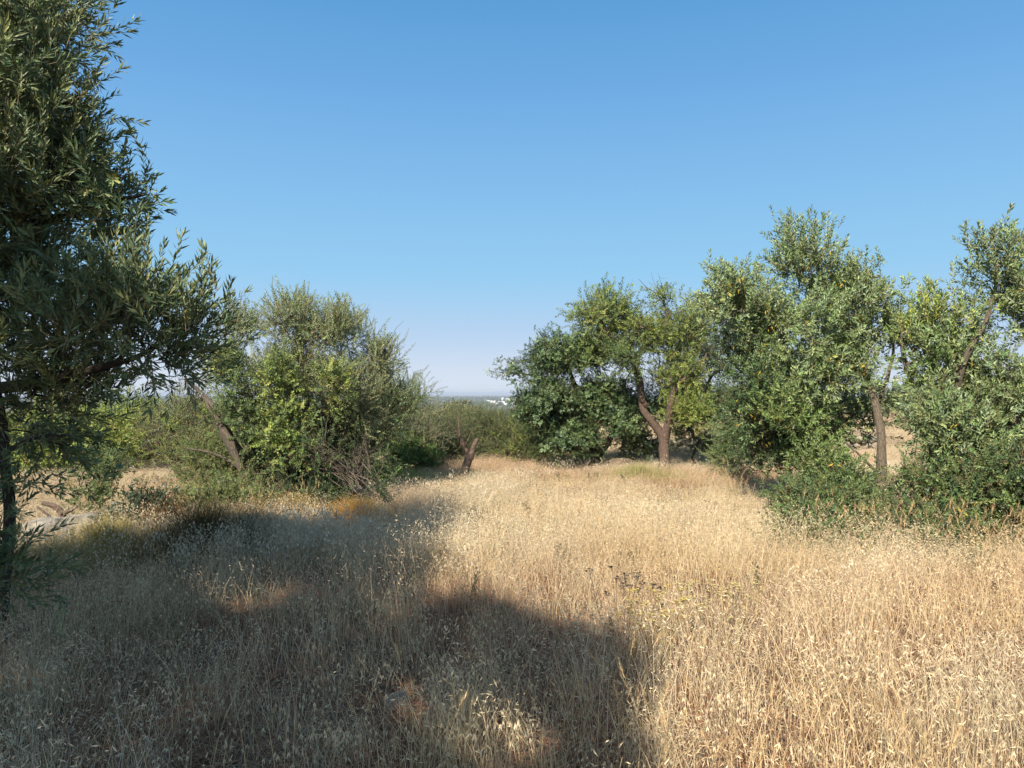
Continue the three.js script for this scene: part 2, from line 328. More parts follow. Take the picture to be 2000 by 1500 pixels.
  if (o.yellow) { // single leaves turned yellow
    const mb = new MB(); mb.leaf(V(0, 0, 0), V(0, 1, 0), V(0, 0, 1), 0.066, 0.02, [1, 1, 1], 0.2, 0.1);
    const l = []; for (let k = 0; k < o.yellow; k++) { const s = cl[Math.floor(r() * cl.length)]; const c = s.p.clone().addScaledVector(V(-0.15, 0.1, 0.9), 0.1 + 0.25 * r()); for (let q = 0; q < 1 + 4 * r(); q++) l.push([frame(c.clone().add(V(gauss(r) * 0.06, gauss(r) * 0.06, gauss(r) * 0.06)), V(gauss(r), gauss(r) - 0.3, gauss(r)).normalize(), r() * 6, 1), rgb(0.7, 0.42 + r() * 0.1, 0.04)]); }
    const y = instanced('yellow_leaf', mb.geo(), M.soft, l, t); y.userData.label = 'leaves turned bright yellow';
  }
  return t;
}
const OLIVE = [[0.2, 0.265, 0.095], [0.165, 0.235, 0.09], [0.245, 0.3, 0.12], [0.21, 0.27, 0.14]];
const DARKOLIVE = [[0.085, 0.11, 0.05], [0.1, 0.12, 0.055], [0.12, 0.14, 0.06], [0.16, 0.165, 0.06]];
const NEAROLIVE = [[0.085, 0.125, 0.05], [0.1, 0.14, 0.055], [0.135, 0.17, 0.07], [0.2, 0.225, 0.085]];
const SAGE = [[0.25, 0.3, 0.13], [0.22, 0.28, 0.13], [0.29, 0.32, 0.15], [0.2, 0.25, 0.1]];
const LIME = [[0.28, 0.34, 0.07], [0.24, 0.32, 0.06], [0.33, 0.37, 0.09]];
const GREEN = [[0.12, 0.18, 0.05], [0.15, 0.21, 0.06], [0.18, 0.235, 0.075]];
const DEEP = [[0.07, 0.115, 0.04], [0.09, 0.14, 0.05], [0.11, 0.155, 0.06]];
const BROWNGREEN = [[0.125, 0.155, 0.055], [0.105, 0.15, 0.045], [0.16, 0.165, 0.07], [0.15, 0.195, 0.06]];

// big olive at the left edge
plant({
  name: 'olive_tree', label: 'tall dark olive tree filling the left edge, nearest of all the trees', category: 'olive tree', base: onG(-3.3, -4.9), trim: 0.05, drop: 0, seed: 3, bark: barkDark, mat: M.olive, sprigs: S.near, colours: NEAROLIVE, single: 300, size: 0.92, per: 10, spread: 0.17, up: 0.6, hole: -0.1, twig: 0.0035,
  limbs: [[[-10, 1230, 4.9, 0.036], [18, 1060, 4.9, 0.032], [12, 900, 4.85, 0.032], [-20, 700, 4.8, 0.04], [-60, 400, 4.8, 0.04], [-40, 100, 4.7, 0.025], [0, -120, 4.6, 0.012]],
    [[-20, 760, 4.8, 0.04], [90, 745, 4.6, 0.035], [180, 722, 4.4, 0.026], [270, 695, 4.3, 0.016], [350, 650, 4.3, 0.008]],
    [[-40, 560, 4.8, 0.035], [60, 450, 4.6, 0.025], [180, 400, 4.5, 0.016], [280, 380, 4.5, 0.008]],
    [[-55, 380, 4.8, 0.03], [40, 240, 4.5, 0.02], [150, 190, 4.4, 0.01]],
    [[15, 880, 4.85, 0.02], [70, 855, 4.7, 0.014], [130, 850, 4.6, 0.006]]],
  blobs: [[-110, 60, 4.6, 0.6, 0.7, 0.8, 56], [10, 0, 4.5, 0.26, 0.3, 0.5, 16], [70, 10, 4.4, 0.14, 0.14, 0.3, 6], [40, 110, 4.4, 0.2, 0.14, 0.4, 12], [-80, 260, 4.5, 0.68, 0.5, 0.9, 66], [60, 230, 4.4, 0.32, 0.3, 0.5, 30], [-60, 460, 4.6, 0.7, 0.45, 0.9, 66], [110, 370, 4.5, 0.38, 0.25, 0.55, 34], [60, 500, 4.6, 0.5, 0.24, 0.6, 20], [205, 390, 4.5, 0.16, 0.14, 0.3, 9], [-20, 660, 4.6, 0.5, 0.38, 0.8, 42], [90, 760, 4.5, 0.42, 0.15, 0.5, 24],
    [200, 600, 4.2, 0.22, 0.2, 0.4, 11, { up: 1.6 }], [270, 620, 4.2, 0.26, 0.2, 0.4, 12, { up: 1.6, spread: 1.2 }], [240, 690, 4.25, 0.38, 0.12, 0.4, 11], [345, 625, 4.2, 0.14, 0.12, 0.25, 6, { up: 1.8 }], [120, 620, 4.3, 0.2, 0.2, 0.3, 6, { up: 1.4 }],
    [10, 850, 4.75, 0.3, 0.1, 0.5, 7, { up: -0.2 }], [95, 870, 4.7, 0.12, 0.06, 0.3, 3, { up: -0.6 }], [-40, 950, 4.6, 0.16, 0.12, 0.4, 3], [0, 1110, 4.3, 0.16, 0.13, 0.2, 11]],
});
// unseen tree behind the viewer: crown shaped to cast the foreground shade and its sun fleck
{
  const r = rng(15), edge = [[0.6, 4.1], [0.28, 4.58], [-0.02, 4.82], [-0.33, 5.2], [-0.9, 5.5], [-1.4, 6.9], [-1.8, 7.9], [-2.8, 8.1], [-3.8, 7.3], [-4.8, 6.2], [-7, 4.8], [-6.6, -3], [-0.6, -3], [-0.05, 1.2], [0.36, 3]], pts = [];   // outline of the shade on the ground: x, metres ahead
  const inside = (x, d) => { let c = false; for (let i = 0, j = edge.length - 1; i < edge.length; j = i++) { const [a, b] = edge[i], [e, f] = edge[j]; if ((b > d) !== (f > d) && x < (e - a) * (d - b) / (f - b) + a) c = !c; } return c; };
  while (pts.length < 3800) {
    const x = -7 + r() * 7.8, d = -3 + r() * 11.2; if (!inside(x, d) || Math.hypot((x + 0.1) * 0.75, d - 3.04) < 0.24) continue;
    const edgeGap = x < -1.2 && d > 4.6 && noise(x * 1.4, d * 1.4, 44) < -0.45; if (edgeGap) continue;
    const h = 4.1 + r() * 1.3, k = (h - 0.25) / Math.tan(SUN_EL); pts.push(V(x - k * Math.sin(SUN_AZ), h, -(d - k * Math.cos(SUN_AZ))));
  }
  const base = V(-4.6, 0, 1.6), L = (x, y, z, w) => { const q = V(x, y, z); return q; };
  plant({ name: 'carob_tree', label: 'broad dense unseen tree behind the viewer, crown shaped to cast the foreground shade', category: 'carob tree', base, seed: 15, bark: barkGrey, mat: M.glossy, sprigs: S.bush, colours: [[0.08, 0.12, 0.04], [0.1, 0.15, 0.05]], per: 16, spread: 0.08, size: 0.95, up: 0.2, outward: 0.3, twig: 0.006, maxTwig: 0.07, blobs: [], clusters: pts, stems: [[0, 0]], worldTrunk: [[V(-4.6, -0.1, 1.6), V(-4.55, 1.4, 1.7), V(-4.3, 2.8, 1.5), V(-4, 4, 1.2)], [0.26, 0.21, 0.17, 0.1]] });
}
// two olives on the right
plant({
  name: 'olive_tree', label: 'grey green olive with a bare slanting trunk and yellow leaves right of centre', category: 'olive tree', base: onG(4.4, -9.4), trim: 0.03, drop: 22, seed: 5, bark: barkPale, mat: M.olive, sprigs: S.olive, colours: OLIVE, per: 10, spread: 0.19, up: 0.6, yellow: 90, hole: 0.02,
  limbs: [[[1690, 1020, 9.2, 0.085], [1712, 980, 9.2, 0.064], [1722, 900, 9.2, 0.054], [1712, 800, 9.3, 0.046], [1690, 730, 9.5, 0.042], [1640, 620, 9.7, 0.024], [1580, 480, 9.7, 0.012]],
    Object.assign([[1640, 1000, 9.4, 0.066], [1615, 930, 9.4, 0.058], [1590, 870, 9.4, 0.05], [1575, 790, 9.6, 0.045], [1530, 690, 9.8, 0.018], [1460, 580, 9.8, 0.01]], { trunk: true, ground: true }),
    [[1712, 800, 9.5, 0.028], [1745, 680, 9.5, 0.018], [1720, 540, 9.5, 0.008]],
    Object.assign([[1714, 925, 9.4, 0.02], [1680, 890, 9.3, 0.014], [1635, 850, 9.3, 0.008]], { bare: true }), Object.assign([[1690, 1010, 9.3, 0.03], [1740, 985, 9.2, 0.024], [1790, 960, 9.1, 0.015]], { bare: true })],
  blobs: [[1570, 500, 9.7, 0.42, 0.5, 0.5, 40, { up: 1.8 }], [1445, 575, 9.8, 0.55, 0.42, 0.6, 56, { up: 1.5 }], [1560, 620, 9.6, 0.7, 0.42, 0.8, 80], [1680, 570, 9.5, 0.46, 0.5, 0.6, 50, { up: 1.6 }], [1470, 730, 9.9, 0.5, 0.6, 0.6, 70, { colours: DEEP }], [1500, 850, 10.0, 0.36, 0.34, 0.5, 36, { colours: DEEP }], [1585, 710, 9.6, 0.55, 0.4, 0.6, 62], [1730, 650, 9.5, 0.36, 0.28, 0.5, 26], [1570, 830, 9.7, 0.45, 0.26, 0.4, 40, { colours: GREEN }], [1530, 800, 9.3, 0.2, 0.3, 0.3, 14, { colours: GREEN }], [1600, 890, 9.0, 0.36, 0.2, 0.3, 20, { colours: GREEN }], [1680, 690, 9.2, 0.3, 0.2, 0.3, 18], [1670, 790, 10.2, 0.45, 0.2, 0.4, 24]],  // lower left leaf colours are darker to paint in the deep shade there
});
plant({
  name: 'olive_tree', label: 'loose olive with tall grey top at the right edge, sun on its slanting limb', category: 'olive tree', base: onG(5.2, -8.6), trim: 0.03, drop: 26, seed: 7, bark: barkPale, mat: M.olive, sprigs: S.olive, colours: [...OLIVE, [0.13, 0.16, 0.06]], per: 10, spread: 0.2, up: 0.6, yellow: 50, hole: 0.02,
  limbs: [[[1790, 1000, 8.6, 0.11], [1838, 885, 8.6, 0.09], [1862, 790, 8.5, 0.045], [1890, 690, 8.3, 0.03], [1930, 620, 8.4, 0.024], [1950, 540, 8.7, 0.014]],
    [[1835, 890, 8.8, 0.05], [1800, 780, 8.9, 0.034], [1770, 720, 9, 0.022], [1760, 620, 9, 0.01]], [[1850, 840, 8.8, 0.04], [1930, 820, 8.6, 0.03], [2030, 760, 8.5, 0.02]]],
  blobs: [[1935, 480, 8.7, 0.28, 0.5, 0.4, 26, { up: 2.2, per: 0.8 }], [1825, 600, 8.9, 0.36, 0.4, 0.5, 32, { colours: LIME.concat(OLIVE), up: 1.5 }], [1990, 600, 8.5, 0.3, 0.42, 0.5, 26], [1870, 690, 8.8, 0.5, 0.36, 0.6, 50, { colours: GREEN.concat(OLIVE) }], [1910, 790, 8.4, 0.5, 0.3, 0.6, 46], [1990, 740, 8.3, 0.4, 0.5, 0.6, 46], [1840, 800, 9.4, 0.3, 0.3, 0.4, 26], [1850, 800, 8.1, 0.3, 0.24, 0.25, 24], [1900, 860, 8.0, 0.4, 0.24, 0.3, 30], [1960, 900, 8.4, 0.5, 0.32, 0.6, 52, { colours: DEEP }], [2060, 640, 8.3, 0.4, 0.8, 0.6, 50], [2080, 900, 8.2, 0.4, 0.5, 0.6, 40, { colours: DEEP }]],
});
// undergrowth at their feet
plant({ name: 'shrub', label: 'low dark green shrub with pale tips at the foot of the slanting olive trunk', category: 'shrub', base: onG(3.2, -7.9), seed: 11, bark: barkDark, mat: M.olive, sprigs: S.shrub, colours: [...GREEN, ...DEEP, ...BROWNGREEN], per: 11, spread: 0.15, up: 0.3, low: 0.02, yellow: 6, stems: [[0, 0], [0.5, 0.1], [-0.5, 0]],
  blobs: [[1600, 1010, 8.0, 0.4, 0.26, 0.35, 54], [1640, 955, 8.6, 0.34, 0.16, 0.3, 16], [1555, 1055, 7.6, 0.26, 0.16, 0.3, 24], [1650, 1060, 7.5, 0.3, 0.16, 0.3, 30], [1660, 975, 8.3, 0.36, 0.14, 0.3, 26], [1560, 985, 8.6, 0.22, 0.14, 0.2, 14]] });
plant({ name: 'shrub', label: 'wide glossy dark shrub dotted with yellow leaves at the lower right edge', category: 'shrub', base: onG(5, -7.6), seed: 13, bark: barkBrown, mat: M.olive, sprigs: S.shrub, colours: [...DEEP, ...GREEN, [0.15, 0.14, 0.06]], per: 12, spread: 0.16, up: 0.3, low: 0.02, yellow: 22, trim: 0, stems: [[0, 0], [0.6, 0.1], [-0.7, 0], [1, 0]],
  limbs: [Object.assign([[1733, 1100, 7.4, 0.05], [1742, 1050, 7.4, 0.045], [1765, 1010, 7.5, 0.03], [1800, 980, 7.5, 0.015]], {})],
  blobs: [[1850, 980, 7.7, 0.42, 0.26, 0.4, 44], [1950, 950, 7.6, 0.42, 0.42, 0.5, 70], [1830, 950, 8.0, 0.36, 0.22, 0.4, 34], [1760, 1030, 7.6, 0.24, 0.18, 0.3, 22], [1800, 1050, 7.3, 0.34, 0.14, 0.3, 26], [1910, 1050, 7.3, 0.42, 0.16, 0.3, 34], [2050, 1000, 7.4, 0.4, 0.4, 0.5, 44]] });
plant({ name: 'shrub', label: 'small round olive bush alone in the grass left of the slanting trunk', category: 'shrub', base: onG(4.0, -13.6), seed: 17, bark: barkDark, mat: M.olive, sprigs: S.small, colours: GREEN.concat(OLIVE), per: 12, spread: 0.12, up: 0.6, low: 0.02,
  blobs: [[1425, 870, 13.6, 0.3, 0.3, 0.3, 34], [1420, 905, 13.5, 0.22, 0.14, 0.25, 14]] });
// almond with sinuous trunk
plant({
  name: 'almond_tree', label: 'tree with a bare sinuous forked trunk and bare twigs on top in the middle', category: 'almond tree', base: onG(3.0, -15), trim: 0.06, drop: 14, seed: 19, bark: barkBrown, twigMat: barkGrey, mat: M.soft, sprigs: S.almond, colours: [...LIME, [0.16, 0.2, 0.05], [0.12, 0.16, 0.045]], per: 13, spread: 0.2, up: 0.4, bareTwigs: 120, hole: -0.1, twig: 0.006, maxTwig: 0.05,
  limbs: [Object.assign([[1293, 940, 15, 0.125], [1298, 890, 15, 0.096], [1295, 858, 15, 0.1], [1276, 828, 15, 0.072], [1257, 800, 15, 0.066], [1253, 770, 15, 0.06], [1246, 735, 15, 0.07], [1240, 708, 15, 0.068], [1256, 682, 15, 0.055], [1278, 660, 15, 0.045], [1312, 610, 15, 0.024]], { from: 0.6 }),
    [[1298, 860, 15, 0.1], [1308, 810, 14.8, 0.065], [1316, 768, 14.6, 0.065], [1334, 742, 14.5, 0.055], [1362, 728, 14.5, 0.03], [1380, 690, 14.6, 0.015]],
    [[1240, 715, 15, 0.06], [1220, 680, 15, 0.045], [1185, 650, 15, 0.04], [1160, 600, 15, 0.02]],
    Object.assign([[1262, 792, 14.98, 0.06], [1255, 782, 14.9, 0.055], [1251, 774, 14.85, 0.05]], { bare: true }),
    [[1305, 620, 15, 0.03], [1290, 580, 15, 0.014], [1262, 560, 15, 0.007], [1248, 545, 15, 0.004]]],
  blobs: [[1170, 600, 15, 0.6, 0.4, 0.7, 60, { colours: GREEN.concat(LIME) }], [1250, 640, 15, 0.6, 0.38, 0.7, 46], [1330, 620, 15, 0.5, 0.5, 0.7, 44], [1310, 580, 15, 0.4, 0.25, 0.4, 12, { per: 0.5 }], [1330, 700, 14.8, 0.42, 0.5, 0.6, 44], [1345, 790, 14.7, 0.34, 0.34, 0.5, 36, { colours: LIME }], [1230, 690, 14.8, 0.36, 0.3, 0.5, 22, { colours: GREEN }]],
});
plant({
  name: 'carob_tree', label: 'dense dark rounded tree with foliage down to the grass left of the sinuous trunk', category: 'carob tree', base: onG(1.75, -16), trim: 0.08, drop: 0, seed: 23, bark: barkDark, mat: M.glossy, sprigs: [...S.carob, ...S.shrub], colours: [[0.06, 0.1, 0.035], [0.075, 0.12, 0.042], [0.095, 0.14, 0.05], [0.13, 0.18, 0.06]], per: 13, spread: 0.2, up: 0.35, hole: -0.12, twig: 0.006, maxTwig: 0.05,
  limbs: [[[1165, 935, 16, 0.12], [1160, 880, 16, 0.1], [1140, 800, 16, 0.07], [1110, 720, 16, 0.04]], [[1162, 900, 16, 0.08], [1210, 820, 16, 0.06], [1220, 740, 16, 0.04]], [[1140, 800, 16, 0.05], [1060, 740, 15.7, 0.03], [990, 725, 15.6, 0.008]]],
  blobs: [[1090, 700, 15.9, 0.62, 0.5, 0.7, 70], [1160, 690, 16, 0.6, 0.5, 0.8, 60, { colours: GREEN }], [1080, 800, 15.8, 0.6, 0.6, 0.8, 90], [1180, 790, 15.9, 0.7, 0.6, 0.8, 90], [1105, 862, 15.8, 0.75, 0.3, 0.7, 66], [1215, 815, 15.9, 0.55, 0.5, 0.6, 60], [1245, 870, 16.2, 0.4, 0.25, 0.4, 20], [1045, 800, 15.5, 0.34, 0.5, 0.5, 34], [1010, 725, 15.6, 0.3, 0.2, 0.3, 10, { per: 0.6 }], [985, 720, 15.6, 0.12, 0.1, 0.1, 3, { per: 0.4, colours: SAGE }]],
});
plant({ name: 'shrub', label: 'dark leafy tree crown with foliage to the ground between sinuous trunk and right olives', category: 'shrub', base: onG(4.3, -16.5), seed: 24, bark: barkGrey, mat: M.soft, sprigs: S.small, colours: [...BROWNGREEN, ...GREEN], per: 12, spread: 0.2, up: 0.3, stems: [[0, 0], [-0.4, 0]],
  blobs: [[1390, 690, 16.5, 0.8, 0.7, 0.7, 90], [1385, 800, 16.5, 0.9, 0.62, 0.7, 120], [1290, 760, 16.9, 0.5, 0.55, 0.4, 50], [1365, 852, 16.1, 0.65, 0.17, 0.4, 34]] });
// tangled thicket left of the middle
plant({
  name: 'wild_olive', label: 'big sage green wild olive, widest crown left of the middle', category: 'wild olive', base: onG(-3.55, -11.2), trim: 0.12, drop: 22, seed: 29, bark: barkGrey, mat: M.olive, sprigs: S.small, colours: SAGE, per: 13, spread: 0.18, up: 0.7, hole: -0.24, bareTwigs: 40,
  limbs: [[[530, 985, 11.0, 0.15], [490, 930, 10.9, 0.12], [455, 870, 10.8, 0.09], [425, 810, 10.8, 0.07], [395, 770, 11.2, 0.03], [360, 740, 11.2, 0.012]],
    Object.assign([[560, 980, 11.4, 0.07], [585, 880, 11.5, 0.05], [600, 760, 11.6, 0.04], [580, 640, 11.6, 0.02]], { trunk: true, ground: true }), Object.assign([[590, 980, 11.4, 0.07], [650, 860, 11.7, 0.05], [690, 740, 11.8, 0.03]], { trunk: true, ground: true }),
    Object.assign([[520, 985, 10.7, 0.06], [478, 925, 10.7, 0.05], [452, 860, 10.6, 0.04], [405, 790, 10.6, 0.025]], { bare: true }), Object.assign([[500, 965, 10.9, 0.04], [470, 915, 10.9, 0.03], [415, 885, 10.8, 0.022], [360, 875, 10.7, 0.012]], { bare: true })],
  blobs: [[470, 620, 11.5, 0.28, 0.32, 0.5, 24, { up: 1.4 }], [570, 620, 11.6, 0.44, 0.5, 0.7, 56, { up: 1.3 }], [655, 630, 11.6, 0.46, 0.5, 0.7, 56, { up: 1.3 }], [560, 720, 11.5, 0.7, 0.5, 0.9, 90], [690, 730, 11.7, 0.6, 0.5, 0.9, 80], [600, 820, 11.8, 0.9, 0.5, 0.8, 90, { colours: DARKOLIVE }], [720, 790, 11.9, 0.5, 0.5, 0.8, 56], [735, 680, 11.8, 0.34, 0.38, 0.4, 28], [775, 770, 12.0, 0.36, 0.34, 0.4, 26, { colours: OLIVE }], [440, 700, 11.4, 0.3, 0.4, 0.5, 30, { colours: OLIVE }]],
});
plant({ name: 'shrub', label: 'bright yellow green shrub growing in front of the big wild olive', category: 'shrub', base: onG(-3.5, -11.5), seed: 31, bark: barkGrey, mat: M.soft, sprigs: S.bush, colours: LIME.concat(GREEN), per: 9, spread: 0.14, up: 0.4, stems: [[0, 0], [0.3, 0]],
  blobs: [[555, 740, 10.5, 0.28, 0.28, 0.25, 24], [545, 830, 10.4, 0.34, 0.28, 0.25, 30], [480, 800, 10.5, 0.3, 0.4, 0.3, 26, { colours: GREEN }], [570, 880, 10.3, 0.22, 0.2, 0.2, 12], [650, 760, 10.7, 0.2, 0.3, 0.2, 12], [430, 720, 10.7, 0.2, 0.2, 0.2, 8]] });
plant({ name: 'shrub', label: 'grey green wispy bush right of the big wild olive, sun on its top', category: 'shrub', base: onG(-2.2, -15.6), seed: 37, bark: barkGrey, mat: M.soft, sprigs: S.small, colours: [[0.26, 0.27, 0.13], [0.22, 0.24, 0.1], [0.2, 0.24, 0.12]], per: 12, spread: 0.2, up: 0.5, bareTwigs: 30, stems: [[0, 0], [0.4, 0], [-0.4, 0]],
  blobs: [[795, 845, 15.6, 0.75, 0.5, 0.5, 70], [765, 790, 15.6, 0.5, 0.5, 0.5, 40, { colours: OLIVE }], [815, 775, 15.8, 0.22, 0.2, 0.2, 10, { colours: OLIVE }]] });
plant({ name: 'shrub', label: 'low fresh green bush under the wispy grey green bush', category: 'shrub', base: onG(-2.0, -15), seed: 41, bark: barkDark, mat: M.soft, sprigs: S.bush, colours: [[0.12, 0.2, 0.04], [0.1, 0.17, 0.035], [0.15, 0.22, 0.05]], per: 9, spread: 0.15, up: 0.3, low: 0.02, stems: [[0, 0], [0.4, 0]],
  blobs: [[800, 880, 15, 0.3, 0.2, 0.3, 22], [770, 905, 14.8, 0.34, 0.14, 0.3, 18], [835, 890, 15.2, 0.2, 0.2, 0.2, 12]] });
plant({ name: 'shrub', label: 'sprawling green undergrowth left of the leaning wild olive trunk', category: 'shrub', base: onG(-4.5, -10.8), seed: 43, bark: barkDark, mat: M.soft, sprigs: S.shrub, colours: [[0.2, 0.25, 0.07], [0.17, 0.22, 0.06], [0.25, 0.27, 0.1]], per: 13, spread: 0.18, up: 0.3, low: 0.02, stems: [[0, 0], [0.6, 0.2], [-0.6, 0], [0.3, 0.8]],
  blobs: [[410, 940, 11, 0.5, 0.3, 0.4, 50], [400, 880, 11.6, 0.5, 0.3, 0.4, 30], [460, 960, 10.3, 0.34, 0.2, 0.3, 28], [400, 990, 9.6, 0.4, 0.14, 0.3, 30], [490, 1000, 9.6, 0.3, 0.14, 0.3, 20]] });
plant({ name: 'shrub', label: 'dark shaded thicket under the big wild olive, behind the brush pile', category: 'shrub', base: onG(-2.9, -11.6), seed: 44, bark: barkDark, twigMat: barkGrey, mat: M.soft, sprigs: S.shrub, colours: [...DEEP, ...GREEN], per: 12, spread: 0.2, up: 0.3, low: 0.02, bareTwigs: 80, stems: [[0, 0], [0.7, 0], [-0.7, 0]],
  blobs: [[520, 900, 11.6, 0.5, 0.4, 0.4, 44], [610, 900, 11.7, 0.6, 0.5, 0.4, 54], [710, 880, 11.7, 0.45, 0.5, 0.4, 44], [650, 980, 10.5, 0.4, 0.16, 0.3, 26], [620, 880, 10.1, 0.3, 0.16, 0.12, 5], [725, 965, 10.0, 0.14, 0.08, 0.1, 3], [570, 975, 10.7, 0.3, 0.14, 0.2, 14]] });
// bushes seen behind the left olive
const BEHIND = 'bushes beyond the left olive';
plant({ name: 'shrub', label: 'yellow green bush behind the trunk of the left edge olive', category: 'shrub', base: onG(-9, -14.5), seed: 47, bark: barkDark, mat: M.soft, sprigs: S.bush, colours: LIME, per: 11, spread: 0.26, size: 1.3, up: 0.3, stems: [[0, 0], [1, 0], [-1, 0]], blobs: [[90, 880, 14.5, 1.2, 0.6, 0.8, 80], [-60, 880, 14.5, 1, 0.6, 0.9, 40], [200, 870, 15, 0.6, 0.5, 0.6, 30]] });
plant({ name: 'shrub', label: 'broad light green bush behind the dry clearing on the left', category: 'shrub', base: onG(-8.4, -17), seed: 53, bark: barkDark, mat: M.soft, sprigs: S.bush, colours: LIME.concat(GREEN), per: 11, spread: 0.3, size: 1.4, up: 0.3, stems: [[0, 0], [1.5, 0], [-1.5, 0]], blobs: [[260, 850, 17, 1.3, 0.6, 0.8, 80], [370, 850, 17, 1.0, 0.7, 0.8, 60], [150, 840, 18, 1.2, 0.7, 1, 40]] });
plant({ name: 'shrub', label: 'green bush with grey bare twigs left of the leaning wild olive trunk', category: 'shrub', base: onG(-5.4, -12.6), seed: 59, bark: deadWood, mat: M.soft, sprigs: S.small, colours: SAGE.concat(LIME), per: 7, spread: 0.26, up: 0.3, bareTwigs: 160, stems: [[0, 0], [0.5, 0], [-0.5, 0]], blobs: [[370, 830, 12.6, 0.6, 0.5, 0.5, 46], [320, 880, 12.4, 0.4, 0.35, 0.4, 24, { per: 0.4 }]] });
plant({ name: 'sapling', label: 'slender green sapling standing in the dry clearing on the left', category: 'sapling', base: onG(-5.0, -9.2), seed: 61, bark: barkDark, mat: M.soft, sprigs: S.shrub, colours: GREEN, per: 9, spread: 0.12, up: 0.5,
  limbs: [[[196, 1060, 9.2, 0.014], [198, 1000, 9.2, 0.011], [194, 930, 9.2, 0.006]]], blobs: [[195, 930, 9.2, 0.22, 0.3, 0.24, 26], [185, 990, 9.2, 0.2, 0.12, 0.2, 8]] });
plant({ name: 'shrub', label: 'low dark green bramble beside the clearing on the left', category: 'shrub', base: onG(-4.1, -8.3), seed: 67, bark: barkDark, mat: M.glossy, sprigs: S.shrub, colours: [[0.05, 0.075, 0.035], [0.07, 0.1, 0.05]], per: 10, spread: 0.11, up: 0.3, low: 0.02, blobs: [[272, 1015, 8.3, 0.28, 0.24, 0.25, 36]] });
// shrubs along the far side of the field
const HEDGE = [[860, 840, 17.5, BROWNGREEN, 'brown green shrub just left of the forked dead trunk at the field end', 0], [915, 830, 19, [[0.19, 0.21, 0.085], [0.15, 0.19, 0.065]], 'olive brown shrub full of twigs behind the forked dead trunk', 40], [965, 840, 18.5, BROWNGREEN, 'dull green shrub at the field end right of the forked dead trunk', 30], [1020, 850, 18, LIME.concat(BROWNGREEN), 'lighter green shrub touching the dense dark tree at the field end', 0]];
HEDGE.forEach(([px, py, d, c, label, bare], k) => plant({ name: 'shrub', label, category: 'shrub', base: onG((px - 1000) / F * d, -d), seed: 71 + k, bark: barkBrown, mat: M.soft, sprigs: S.small, colours: c, per: 11, spread: 0.22, size: 1.1, up: 0.4, bareTwigs: bare, stems: [[0, 0], [0.4, 0], [-0.4, 0]], blobs: [[px, py + 13, d, 0.75, 0.46, 0.6, 90], [px + 15, py + 44, d - 0.3, 0.75, 0.28, 0.5, 60]] }));
plant({ name: 'shrub', label: 'dull olive green bush far behind the slanting trunk on the right', category: 'shrub', base: onG(16, -30), seed: 83, bark: barkDark, mat: M.soft, sprigs: S.bush, colours: SAGE, per: 12, spread: 0.4, size: 1.8, up: 0.3, stems: [[0, 0], [1.5, 0]], blobs: [[1780, 800, 30, 1.9, 0.8, 1, 70], [1880, 800, 30, 1.5, 0.9, 1, 50], [1660, 815, 31, 1.5, 0.7, 1, 50]] });
plant({ name: 'shrub', label: 'grey green bush beyond the pale bank, seen past the small round olive bush', category: 'shrub', base: onG(10, -30), seed: 89, bark: barkDark, mat: M.soft, sprigs: S.bush, colours: BROWNGREEN.concat(GREEN), per: 12, spread: 0.4, size: 1.8, up: 0.3, stems: [[0, 0], [1.5, 0]], blobs: [[1460, 800, 30, 1.9, 0.9, 1, 70], [1340, 810, 31, 1.6, 0.8, 1, 50], [1560, 810, 30, 1.2, 0.8, 1, 40]] });
// dead wood
function deadTree(name, label, category, base, paths, m) {
  const t = thing(name, label, category, base);
  paths.forEach((path, li) => {
    const c = path.map(([px, py, d]) => at(px, py, d)); if (li === 0) c[0].y = G(c[0].x, c[0].z) - 0.05;
    const curve = new THREE.CatmullRomCurve3(c), n = path.length * 5, pts = [], rad = [];
    for (let k = 0; k <= n; k++) { const u = k / n, f = u * (path.length - 1), i = Math.min(path.length - 2, Math.floor(f)); pts.push(curve.getPoint(u)); rad.push(lerp(path[i][3], path[i + 1][3], f - i)); }
    const mb = new MB(); mb.tube(pts, rad, 9, [1, 1, 1], 0.3, li * 5 + base.x); part(li ? 'branch' : 'trunk', mb.geo(), m, t);
  });
  return t;
}
deadTree('dead_tree', 'small leaning dead trunk forking in two at the end of the field', 'dead tree', onG(-0.9, -13.6), [[[903, 945, 13.6, 0.1], [910, 915, 13.6, 0.075], [917, 893, 13.6, 0.07]], [[916, 895, 13.6, 0.055], [906, 870, 13.6, 0.045], [898, 850, 13.6, 0.03], [897, 800, 13.6, 0.008]], [[918, 896, 13.6, 0.06], [926, 870, 13.6, 0.045], [934, 856, 13.6, 0.03]], [[898, 855, 13.6, 0.014], [885, 835, 13.6, 0.01], [870, 818, 13.6, 0.004]], [[908, 872, 13.55, 0.012], [918, 850, 13.5, 0.008], [925, 830, 13.5, 0.003]]], barkBrown);
deadTree('dead_tree', 'crooked dead stump with curved branches in the clearing behind the left olive', 'dead tree', onG(-5.0, -8.3), [[[112, 1062, 8.3, 0.07], [116, 1030, 8.3, 0.05], [124, 1005, 8.3, 0.04]], [[124, 1004, 8.3, 0.035], [112, 990, 8.3, 0.03], [85, 982, 8.3, 0.02]], [[124, 1003, 8.3, 0.02], [140, 996, 8.3, 0.016], [152, 990, 8.3, 0.005]], [[64, 1049, 8.2, 0.006], [90, 1047, 8.2, 0.012], [104, 1020, 8.25, 0.008]], [[75, 990, 8, 0.012], [110, 1018, 8, 0.013], [142, 1055, 8, 0.014]]], barkBrown);
